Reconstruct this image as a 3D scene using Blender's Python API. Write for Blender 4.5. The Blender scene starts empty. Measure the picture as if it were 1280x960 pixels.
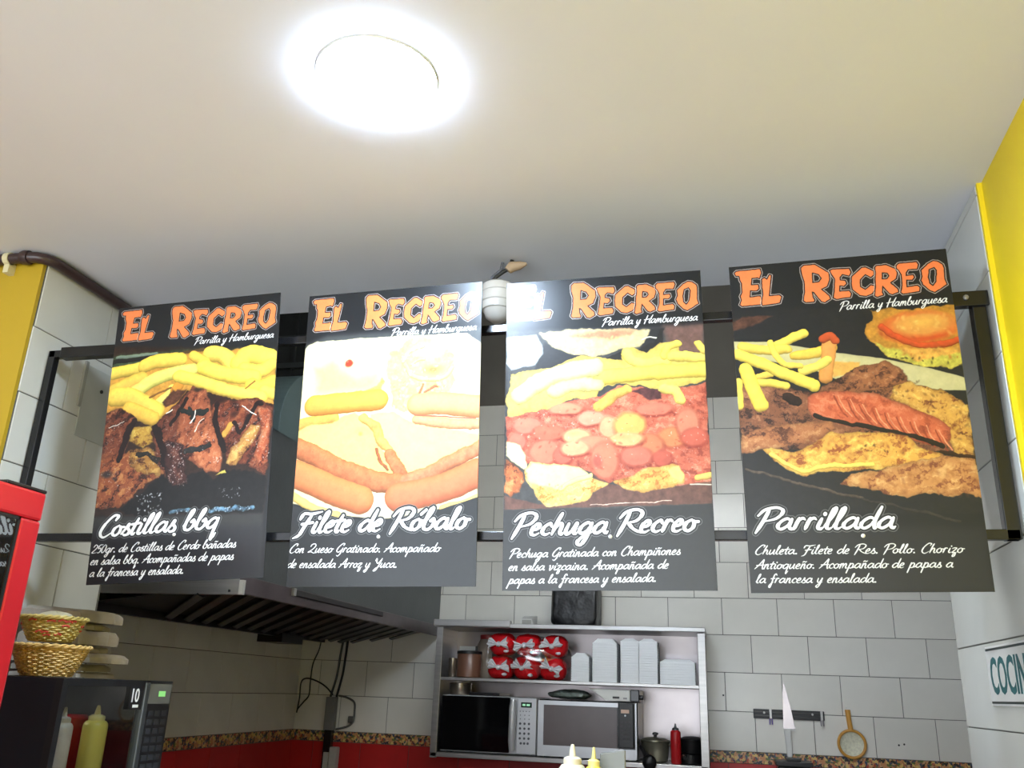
import bpy, bmesh, math, random
import numpy as np
from mathutils import Vector, Matrix, Euler
random.seed(7)
PI = math.pi
SC = bpy.context.scene
COL = SC.collection

# ------------------------------------------------------------------ camera
cd = bpy.data.cameras.new('camera'); cam = bpy.data.objects.new('camera', cd); COL.objects.link(cam)
cd.sensor_width = 36.0; cd.lens = 1090.0 / 1280.0 * 36.0; cd.clip_start = 0.05
Rv, Uv, Fv = Vector((0.974243, 0.222761, 0.035058)), Vector((0.041615, -0.330397, 0.942924)), Vector((-0.221629, 0.917178, 0.331157))
cam.matrix_world = Matrix(((Rv.x, Uv.x, -Fv.x, 0), (Rv.y, Uv.y, -Fv.y, 0), (Rv.z, Uv.z, -Fv.z, 1.55), (0, 0, 0, 1)))
SC.camera = cam

# ------------------------------------------------------------------ world, daylight, exposure
w = bpy.data.worlds.new('world'); SC.world = w; w.use_nodes = True
bg = w.node_tree.nodes['Background']; bg.inputs[0].default_value = (0.86, 0.93, 1.0, 1); bg.inputs[1].default_value = 3.4
SC.view_settings.view_transform = 'Standard'; SC.view_settings.look = 'None'
SC.view_settings.gamma = 1; SC.view_settings.use_curve_mapping = False
SC.view_settings.exposure = 0.92
pd = bpy.data.lights.new('storefront_portal', 'AREA'); pd.shape = 'RECTANGLE'; pd.size = 4.9; pd.size_y = 2.7
pd.cycles.is_portal = True
po = bpy.data.objects.new('storefront_portal', pd); COL.objects.link(po)
po.location = (-1.84, -3.5, 1.36); po.rotation_euler = (PI/2, 0, 0)      # faces +Y, into the room

# ------------------------------------------------------------------ materials
def lin(c):
    return tuple(((v/255.0)/12.92 if v/255.0 <= 0.04045 else ((v/255.0+0.055)/1.055)**2.4) for v in c)
MATS = {}
def mat(name, col, rough=0.5, metal=0.0, var=0.06, nscale=8.0, bump=0.0, bscale=60.0, spec=0.5, objvar=0.0, coat=0.0, stretch=None, emit=None, estr=0, trans=0.0):
    if name in MATS: return MATS[name]
    m = bpy.data.materials.new(name); m.use_nodes = True; nt = m.node_tree; N = nt.nodes; Lk = nt.links
    b = N['Principled BSDF']
    b.inputs['Roughness'].default_value = rough; b.inputs['Metallic'].default_value = metal
    b.inputs['Specular IOR Level'].default_value = spec; b.inputs['Coat Weight'].default_value = coat
    b.inputs['Transmission Weight'].default_value = trans
    tc = N.new('ShaderNodeTexCoord'); mp = N.new('ShaderNodeMapping'); Lk.new(tc.outputs['Object'], mp.inputs[0])
    if stretch: mp.inputs['Scale'].default_value = stretch
    nz = N.new('ShaderNodeTexNoise'); nz.inputs['Scale'].default_value = nscale; nz.inputs['Detail'].default_value = 5
    Lk.new(mp.outputs[0], nz.inputs['Vector'])
    hs = N.new('ShaderNodeHueSaturation'); hs.inputs['Color'].default_value = (*lin(col), 1)
    mr = N.new('ShaderNodeMapRange'); mr.inputs[1].default_value = 0.25; mr.inputs[2].default_value = 0.75
    mr.inputs[3].default_value = 1-var*1.6; mr.inputs[4].default_value = 1+var*1.6
    Lk.new(nz.outputs['Fac'], mr.inputs[0])
    src = mr.outputs[0]
    if objvar:
        oi = N.new('ShaderNodeObjectInfo'); m2 = N.new('ShaderNodeMapRange'); m2.inputs[3].default_value = 1-objvar; m2.inputs[4].default_value = 1+objvar
        Lk.new(oi.outputs['Random'], m2.inputs[0])
        mu = N.new('ShaderNodeMath'); mu.operation = 'MULTIPLY'; Lk.new(src, mu.inputs[0]); Lk.new(m2.outputs[0], mu.inputs[1]); src = mu.outputs[0]
    Lk.new(src, hs.inputs['Value']); Lk.new(hs.outputs[0], b.inputs['Base Color'])
    if bump:
        bn = N.new('ShaderNodeTexNoise'); bn.inputs['Scale'].default_value = bscale; Lk.new(mp.outputs[0], bn.inputs['Vector'])
        bp = N.new('ShaderNodeBump'); bp.inputs['Strength'].default_value = bump; bp.inputs['Distance'].default_value = 0.01
        Lk.new(bn.outputs['Fac'], bp.inputs['Height']); Lk.new(bp.outputs[0], b.inputs['Normal'])
    if emit:
        b.inputs['Emission Color'].default_value = (*lin(emit), 1); b.inputs['Emission Strength'].default_value = estr
    MATS[name] = m; return m
def glassmat(name, tint, gloss=0.05, refl=0.12):
    if name in MATS: return MATS[name]
    m = bpy.data.materials.new(name); m.use_nodes = True; nt = m.node_tree; N = nt.nodes; Lk = nt.links
    for n in list(N): N.remove(n)
    o = N.new('ShaderNodeOutputMaterial'); t = N.new('ShaderNodeBsdfTransparent'); g = N.new('ShaderNodeBsdfGlossy'); mx = N.new('ShaderNodeMixShader')
    t.inputs[0].default_value = (*tint, 1); g.inputs['Roughness'].default_value = gloss; g.inputs[0].default_value = (1, 1, 1, 1)
    fr = N.new('ShaderNodeFresnel'); fr.inputs[0].default_value = 1.5
    ad = N.new('ShaderNodeMath'); ad.operation = 'ADD'; ad.inputs[1].default_value = refl - 0.04; Lk.new(fr.outputs[0], ad.inputs[0])
    ge = N.new('ShaderNodeNewGeometry'); sb = N.new('ShaderNodeMath'); sb.operation = 'SUBTRACT'; sb.inputs[0].default_value = 1.0; Lk.new(ge.outputs['Backfacing'], sb.inputs[1])
    ml = N.new('ShaderNodeMath'); ml.operation = 'MULTIPLY'; Lk.new(ad.outputs[0], ml.inputs[0]); Lk.new(sb.outputs[0], ml.inputs[1])   # reflect at the outer face only
    Lk.new(ml.outputs[0], mx.inputs[0]); Lk.new(t.outputs[0], mx.inputs[1]); Lk.new(g.outputs[0], mx.inputs[2]); Lk.new(mx.outputs[0], o.inputs[0])
    MATS[name] = m; return m

# ------------------------------------------------------------------ mesh helpers
ORG = {}
class MB:
    def __init__(s): s.v = []; s.f = []; s.mi = []
    def add(s, vs, fs, mi=0):
        o = len(s.v); s.v += [Vector(v) for v in vs]; s.f += [tuple(i+o for i in f) for f in fs]; s.mi += [mi]*len(fs); return s
    def box(s, x0, x1, y0, y1, z0, z1, mi=0):
        return s.add([(x0,y0,z0),(x1,y0,z0),(x1,y1,z0),(x0,y1,z0),(x0,y0,z1),(x1,y0,z1),(x1,y1,z1),(x0,y1,z1)],
            [(0,3,2,1),(4,5,6,7),(0,1,5,4),(1,2,6,5),(2,3,7,6),(3,0,4,7)], mi)
    def tube(s, pts, r, n=10, cap=True, mi=0):
        pts = [Vector(p) for p in pts]; m = len(pts); rr = r if isinstance(r, (list, tuple)) else [r]*m
        vs = []; up = Vector((0.123, 0.31, 0.94)).normalized(); last = None
        for i, p in enumerate(pts):
            d = (pts[min(i+1, m-1)]-pts[max(i-1, 0)]).normalized()
            a = d.cross(up) if last is None else last - d*last.dot(d)
            if a.length < 1e-5: a = d.orthogonal()
            a.normalize(); last = a; b = d.cross(a)
            for k in range(n):
                t = 2*PI*k/n; vs.append(p+(a*math.cos(t)+b*math.sin(t))*rr[i])
        fs = [(i*n+k, i*n+(k+1) % n, (i+1)*n+(k+1) % n, (i+1)*n+k) for i in range(m-1) for k in range(n)]
        if cap: fs += [tuple(range(n))[::-1], tuple((m-1)*n+k for k in range(n))]
        return s.add(vs, fs, mi)
    def lathe(s, c, prof, n=24, axis='Z', sx=1, sy=1, cap=True, mi=0):
        c = Vector(c); vs = []
        for r, h in prof:
            for k in range(n):
                t = 2*PI*k/n; x, y = r*math.cos(t)*sx, r*math.sin(t)*sy
                vs.append(c+(Vector((x, y, h)) if axis == 'Z' else Vector((h, x, y)) if axis == 'X' else Vector((x, h, y))))
        m = len(prof)
        fs = [(i*n+k, i*n+(k+1) % n, (i+1)*n+(k+1) % n, (i+1)*n+k) for i in range(m-1) for k in range(n)]
        if cap: fs += [tuple(range(n))[::-1], tuple((m-1)*n+k for k in range(n))]
        return s.add(vs, fs, mi)
    def build(s, name, m, parent=None, bevel=0.0, smooth=False, local=False, seg=2):
        me = bpy.data.meshes.new(name); org = Vector((0, 0, 0))
        if parent is not None and not local: org = ORG.get(parent.name, Vector((0, 0, 0)))
        me.from_pydata([tuple(v-org) for v in s.v], [], s.f)
        for mm_ in (m if isinstance(m, list) else [m]): me.materials.append(mm_)
        me.polygons.foreach_set('material_index', s.mi)
        me.update()
        bm = bmesh.new(); bm.from_mesh(me); bmesh.ops.recalc_face_normals(bm, faces=bm.faces); bm.to_mesh(me); bm.free()
        o = bpy.data.objects.new(name, me); COL.objects.link(o)
        if parent is not None:
            o.parent = parent; ORG[o.name] = org
        if smooth:
            me.polygons.foreach_set('use_smooth', [True]*len(me.polygons))
            try: me.set_sharp_from_angle(angle=0.7)
            except Exception: pass
        if bevel:
            b = o.modifiers.new('bevel', 'BEVEL'); b.width = bevel; b.segments = seg; b.limit_method = 'ANGLE'; b.angle_limit = 0.6
        return o
def box(*a, mi=0): return MB().box(*a, mi=mi)
def tag(o, label=None, cat=None, group=None, kind=None):
    if label: o['label'] = label
    if cat: o['category'] = cat
    if group: o['group'] = group
    if kind: o['kind'] = kind
    return o
def thing(name, label, cat, loc, group=None, rot=None):
    o = bpy.data.objects.new(name, None); COL.objects.link(o); o.location = loc; o.empty_display_size = 0.05
    if rot: o.rotation_euler = rot
    ORG[o.name] = Vector(loc); return tag(o, label, cat, group)
def struct(o): o['kind'] = 'structure'; return o
def copy_tree(o, delta, label=None, parent=None):
    c = o.copy(); COL.objects.link(c)
    if parent is None:
        c.location = o.location + Vector(delta)
        if label: c['label'] = label
    else: c.parent = parent
    for ch in list(o.children): copy_tree(ch, delta, None, c)
    return c
def text_part(name, s, m, parent, origin, xdir, ydir, h, sx=1.0, bold=0.0, depth=0.0006):
    """flat lettering: built-in font turned into a thin mesh, laid on a surface"""
    c = bpy.data.curves.new('txt', 'FONT'); c.body = s; c.size = 1.0; c.offset = bold; c.extrude = 0.01; c.resolution_u = 3
    t = bpy.data.objects.new('txt', c); COL.objects.link(t); bpy.context.view_layer.update()
    me = bpy.data.meshes.new_from_object(t.evaluated_get(bpy.context.evaluated_depsgraph_get()))
    bpy.data.objects.remove(t)
    xd = Vector(xdir).normalized(); yd = Vector(ydir).normalized(); zd = xd.cross(yd)
    xs = [v.co.x for v in me.vertices]; ys = [v.co.y for v in me.vertices]; x0, y0 = min(xs), min(ys); sc = h/(max(ys)-y0)
    org = ORG.get(parent.name, Vector((0, 0, 0)))
    for v in me.vertices:
        p = v.co.copy(); v.co = Vector(origin)+xd*(p.x-x0)*sc*sx+yd*(p.y-y0)*sc+zd*(p.z+0.01)*depth/0.02-org
    me.name = name; me.materials.clear(); me.materials.append(m)
    o = bpy.data.objects.new(name, me); COL.objects.link(o); o.parent = parent; ORG[o.name] = org
    return o
# ------------------------------------------------------------------ palette
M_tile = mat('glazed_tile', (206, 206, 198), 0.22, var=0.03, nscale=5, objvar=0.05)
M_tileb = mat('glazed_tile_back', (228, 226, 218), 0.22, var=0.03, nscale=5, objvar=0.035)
M_grout = mat('grout', (92, 92, 88), 0.9, var=0.1)
M_ceil = mat('ceiling_paint', (218, 221, 230), 0.75, var=0.02, nscale=1.5, bump=0.05, bscale=30)
M_yel = mat('yellow_paint', (232, 205, 22), 0.5, var=0.04, nscale=3, bump=0.05)
M_dark = mat('dark_wall_paint', (104, 100, 92), 0.8, var=0.12, nscale=2)
M_red = mat('red_wall_tile', (178, 34, 34), 0.35, var=0.06, objvar=0.06)
M_floor = mat('floor_tile', (200, 196, 188), 0.4, var=0.06)
M_steel = mat('brushed_steel', (176, 174, 172), 0.32, 0.85, var=0.08, nscale=4, stretch=(1, 1, 14), bump=0.03)
M_steel_d = mat('greasy_steel', (92, 96, 98), 0.42, 0.75, var=0.14, nscale=3, bump=0.05)
M_hoodin = mat('hood_grease_steel', (46, 42, 44), 0.4, 0.6, var=0.2, nscale=4)
M_black = mat('black_plastic', (22, 22, 24), 0.38, var=0.1)
M_blackm = mat('black_painted_steel', (22, 22, 24), 0.24, 0.0, var=0.15)
M_white = mat('white_plastic', (226, 226, 222), 0.45, var=0.03)
M_foam = mat('white_foam', (246, 249, 252), 0.5, var=0.01)
M_blackglass = mat('black_glass', (10, 10, 12), 0.06, var=0.05, spec=0.6)
M_silver = mat('silver_plastic', (196, 198, 202), 0.32, 0.35, var=0.03)
M_paper = mat('brown_paper', (166, 156, 142), 0.85, var=0.12, nscale=12, bump=0.5, bscale=25)

# ------------------------------------------------------------------ setting
XLK, YB, XLJ, XRJ, YF, ZC = -2.53, 5.2, -1.91, 0.638, 1.956, 2.726
LISTELLO = None
def listello_mat():
    m = bpy.data.materials.new('food_border_print'); m.use_nodes = True; N = m.node_tree.nodes; Lk = m.node_tree.links; b = N['Principled BSDF']
    b.inputs['Roughness'].default_value = 0.3
    tc = N.new('ShaderNodeTexCoord'); vo = N.new('ShaderNodeTexVoronoi'); vo.inputs['Scale'].default_value = 75
    nz = N.new('ShaderNodeTexNoise'); nz.inputs['Scale'].default_value = 60; nz.inputs['Detail'].default_value = 6; ad = N.new('ShaderNodeVectorMath'); ad.operation = 'ADD'
    sc_ = N.new('ShaderNodeVectorMath'); sc_.operation = 'SCALE'; sc_.inputs['Scale'].default_value = 0.04
    Lk.new(tc.outputs['Object'], nz.inputs['Vector']); Lk.new(nz.outputs['Color'], sc_.inputs[0]); Lk.new(tc.outputs['Object'], ad.inputs[0]); Lk.new(sc_.outputs[0], ad.inputs[1]); Lk.new(ad.outputs[0], vo.inputs['Vector'])
    cr = N.new('ShaderNodeValToRGB'); cr.color_ramp.interpolation = 'CONSTANT'
    cols = [(0, (60, 74, 92)), (.12, (196, 140, 92)), (.3, (52, 46, 44)), (.42, (206, 168, 126)), (.55, (172, 66, 44)), (.64, (96, 112, 56)), (.74, (216, 186, 110)), (.86, (46, 50, 66)), (.93, (190, 110, 80))]
    while len(cr.color_ramp.elements) < len(cols): cr.color_ramp.elements.new(0.5)
    for e, (p, c) in zip(cr.color_ramp.elements, cols): e.position = p; e.color = (*lin(c), 1)
    sp = N.new('ShaderNodeSeparateColor'); Lk.new(vo.outputs['Color'], sp.inputs[0]); Lk.new(sp.outputs[0], cr.inputs[0])
    Lk.new(cr.outputs[0], b.inputs['Base Color']); return m
M_list = listello_mat()

def tile_field(wall, axis, plane, u0, u1, rows, tw, phase, m, nrm, skip=None):
    """axis 'X': wall in the XZ plane facing -Y; axis 'Y': wall in the YZ plane. nrm: sign of the outward direction. Real tiles, 3 mm proud of the grout."""
    cache = {}
    for (z0, z1, ph, mm_, nm) in rows:
        k = math.floor((u0-ph)/tw)
        while True:
            a = ph+k*tw; b = a+tw; k += 1
            if a >= u1-0.01: break
            a = max(a, u0); b = min(b, u1)
            if b-a < 0.01: continue
            if skip and skip(a, b, z0, z1): continue
            key = (round(b-a, 3), round(z1-z0, 3), mm_.name)
            if key not in cache:
                hw, hh, g, t = (b-a)/2, (z1-z0)/2, 0.0015, 0.0035
                q = MB(); c = 0.0012
                o = [(-hw+g, -hh+g), (hw-g, -hh+g), (hw-g, hh-g), (-hw+g, hh-g)]; i = [(-hw+g+c, -hh+g+c), (hw-g-c, -hh+g+c), (hw-g-c, hh-g-c), (-hw+g+c, hh-g-c)]
                P = lambda p, d: (p[0], nrm*d, p[1]) if axis == 'X' else (nrm*d, p[0], p[1])
                q.add([P(p, 0) for p in o]+[P(p, t-c) for p in o]+[P(p, t) for p in i],
                      [(0,1,5,4),(1,2,6,5),(2,3,7,6),(3,0,4,7),(4,5,9,8),(5,6,10,9),(6,7,11,10),(7,4,8,11),(8,9,10,11),(3,2,1,0)])
                t0 = q.build(nm, mm_, None); cache[key] = t0.data; bpy.data.objects.remove(t0)
            o = bpy.data.objects.new(nm, cache[key]); COL.objects.link(o); o.parent = wall
            o.location = ((a+b)/2, plane, (z0+z1)/2) if axis == 'X' else (plane, (a+b)/2, (z0+z1)/2)

struct(box(-4.6, 1.9, -3.6, 5.5, -0.1, 0).build('floor', M_floor))
struct(box(-4.6, 0.78, -3.6, 2.46, ZC, ZC+0.12).build('ceiling', M_ceil))
struct(box(-2.75, 1.75, 2.46, 5.4, 4.2, 4.3).build('ceiling_kitchen', M_dark))
struct(box(-4.4, 1.75, 2.40, 2.46, ZC+0.12, 4.2).build('trim_1', M_dark))
wb = struct(box(-2.53, 1.6, YB, YB+0.15, 0, 3.284).build('wall_back', M_grout))
o = box(-2.53, 1.6, YB-0.002, YB+0.15, 3.284, 4.2).build('upper_plaster', M_dark); o.parent = wb
rows = []
for k in range(10):
    rows.append((1.284+.2*k, 1.484+.2*k, 0.16 if k % 2 == 0 else 0.01, M_tileb, 'tile'))
rowsb = rows+[(1.226, 1.284, 0.0, M_list, 'border_tile'), (1.026, 1.226, 0.01, M_red, 'red_tile'), (0.95, 1.026, 0.16, M_red, 'red_tile')]
tile_field(wb, 'X', YB, -2.53, 1.6, rowsb, 0.3, 0, M_tileb, -1)
for x, z in ((-0.002, 1.565), (0.872, 1.352), (0.898, 1.357)): MB().lathe((x, YB-0.0035, z), [(0.005, 0), (0.004, -0.0012)], 8, 'Y').build('nail_hole', M_black, wb)
wl = struct(box(-2.68, -2.53, 2.45, YB+0.15, 0, 3.284).build('wall_left', M_grout))
o = box(-2.68, -2.528, 2.45, YB, 3.284, 4.2).build('upper_plaster', M_dark); o.parent = wl
rowsl = [(z0, z1, p+0.08, m_, n_) for z0, z1, p, m_, n_ in rowsb]
tile_field(wl, 'Y', XLK, 2.45, YB, rowsl, 0.3, 0, M_tile, 1)
wj = struct(box(-2.68, XLJ, YF, 2.45, 0, ZC).build('wall_left_jamb', M_grout))
box(-4.5, XLJ-0.0, YF-0.012, YF, 0, ZC).build('yellow_plaster', mat('yellow_paint_left', (180, 150, 26), 0.55, var=0.04, nscale=3, bump=0.05), wj)  # darker, browner yellow than the right wall
o = box(-2.68, XLJ, 2.45, 2.46, 0, 4.2).build('kitchen_side_plaster', M_dark, wj)
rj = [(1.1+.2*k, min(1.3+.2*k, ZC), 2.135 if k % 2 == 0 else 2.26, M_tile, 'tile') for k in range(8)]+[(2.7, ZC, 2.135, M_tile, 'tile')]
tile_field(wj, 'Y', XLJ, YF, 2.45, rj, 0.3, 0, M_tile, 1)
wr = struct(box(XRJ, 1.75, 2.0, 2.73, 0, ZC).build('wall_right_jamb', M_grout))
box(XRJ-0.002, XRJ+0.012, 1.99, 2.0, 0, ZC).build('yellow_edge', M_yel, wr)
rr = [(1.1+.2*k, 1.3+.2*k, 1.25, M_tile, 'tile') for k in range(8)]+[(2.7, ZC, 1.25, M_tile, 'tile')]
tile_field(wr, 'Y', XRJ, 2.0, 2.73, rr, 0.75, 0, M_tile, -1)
struct(box(XRJ+0.009, XRJ+0.15, -3.6, 1.995, 0, ZC).build('wall_right', M_yel))
struct(box(-4.6, -4.45, -3.6, YF, 0, ZC).build('wall_far_left', mat('cream_paint', (120, 114, 106), 0.7)))
struct(box(-4.6, -2.68, YF, YF+0.1, 0, ZC).build('wall_front_left', M_yel))
struct(box(1.6, 1.75, 2.73, YB+0.15, 0, 4.2).build('wall_kitchen_right', M_dark))
struct(box(XRJ, 1.75, 2.46, 2.73, ZC, 4.2).build('trim_2', M_dark))

# counters under the opening and under the shelf (below the frame, they carry what stands in it)
cw = thing('service_counter', 'steel topped service counter under the opening, hidden below the frame', 'counter', (-0.64, 2.05, 0))
box(-1.895, 0.625, 1.80, 2.38, 0, 1.21).build('base', M_red, cw); box(-1.90, 0.625, 1.72, 2.42, 1.21, 1.25).build('worktop', M_steel, cw, bevel=0.004)
kc = thing('kitchen_counter', 'steel kitchen counter along the back wall below the shelf', 'counter', (-0.5, 4.9, 0))
box(-2.5, 1.55, 4.62, 5.19, 0, 0.91).build('base', M_steel_d, kc); box(-2.52, 1.58, 4.58, 5.195, 0.91, 0.95).build('worktop', M_steel, kc, bevel=0.004)

# ------------------------------------------------------------------ printed poster faces, painted with numpy (all numbers are mm on the poster)
PW, PH = 485.0, 768.0
TW, TH = 600, 950
SP = TW/PW
rng = np.random.RandomState(5)
def vnoise(cell):
    gh, gw = int(TH/(cell*SP))+3, int(TW/(cell*SP))+3
    g = rng.rand(gh, gw).astype(np.float32)*2-1
    y = np.arange(TH)/(cell*SP); x = np.arange(TW)/(cell*SP)
    yi = y.astype(int); xi = x.astype(int); fy = (y-yi)[:, None]; fx = (x-xi)[None, :]
    fy = fy*fy*(3-2*fy); fx = fx*fx*(3-2*fx)
    a = g[yi][:, xi]; b = g[yi][:, xi+1]; c = g[yi+1][:, xi]; d = g[yi+1][:, xi+1]
    return ((a*(1-fx)+b*fx)*(1-fy)+(c*(1-fx)+d*fx)*fy).astype(np.float32)
def fbm(c): return vnoise(c)*0.55+vnoise(c/2)*0.28+vnoise(c/4)*0.17
NG = rng.rand(96, 96).astype(np.float32)*2-1
def smp(X, Y, cell):
    x = X/cell+40; y = Y/cell+40; xi = np.floor(x).astype(int); yi = np.floor(y).astype(int); fx = x-xi; fy = y-yi
    fx = fx*fx*(3-2*fx); fy = fy*fy*(3-2*fy); xi %= 95; yi %= 95
    return (NG[yi, xi]*(1-fx)+NG[yi, xi+1]*fx)*(1-fy)+(NG[yi+1, xi]*(1-fx)+NG[yi+1, xi+1]*fx)*fy
def catmull(p, k=6):
    p = [np.array(q, float) for q in p]
    if len(p) < 3: return p
    q = [2*p[0]-p[1]]+p+[2*p[-1]-p[-2]]; out = []
    for i in range(1, len(q)-2):
        for j in range(k):
            t = j/k
            out.append(0.5*((2*q[i])+(q[i+1]-q[i-1])*t+(2*q[i-1]-5*q[i]+4*q[i+1]-q[i+2])*t*t+(-q[i-1]+3*q[i]-3*q[i+1]+q[i+2])*t**3))
    out.append(p[-1]); return out
def seg_d(X, Y, pts, closed=False):
    best = np.full(X.shape, 1e9, np.float32); dy = np.zeros(X.shape, np.float32)
    n = len(pts)
    for i in range(n if closed else n-1):
        ax, ay = pts[i]; bx, by = pts[(i+1) % n]; ex, ey = bx-ax, by-ay; L = ex*ex+ey*ey+1e-9
        t = np.clip(((X-ax)*ex+(Y-ay)*ey)/L, 0, 1)
        qx = X-(ax+t*ex); qy = Y-(ay+t*ey); d = qx*qx+qy*qy
        m = d < best; best = np.where(m, d, best); dy = np.where(m, qy, dy)
    return np.sqrt(best), dy
def pen_d(X, Y, pts, r):
    best = np.full(X.shape, 1e9, np.float32); n = len(pts)-1
    for i in range(n):
        ax, ay = pts[i]; bx, by = pts[i+1]; ex, ey = bx-ax, by-ay; L = ex*ex+ey*ey+1e-9
        t = np.clip(((X-ax)*ex+(Y-ay)*ey)/L, 0, 1)
        u = (i+t)/n; lf = min(1.0, n/12.0)                       # brush lifts at both ends; down strokes press harder
        rr = r*(1-.55*lf*np.clip((u-.78)/.22, 0, 1)-.3*lf*np.clip((.12-u)/.12, 0, 1))*(1.12 if abs(ey) > abs(ex)*1.2 else .86)
        best = np.minimum(best, np.hypot(X-(ax+t*ex), Y-(ay+t*ey))-rr)
    return best
def inside(X, Y, pts):
    r = np.zeros(X.shape, bool); n = len(pts)
    for i in range(n):
        ax, ay = pts[i]; bx, by = pts[(i+1) % n]
        if ay == by: continue
        r ^= ((ay > Y) != (by > Y)) & (X < (bx-ax)*(Y-ay)/(by-ay)+ax)
    return r
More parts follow.
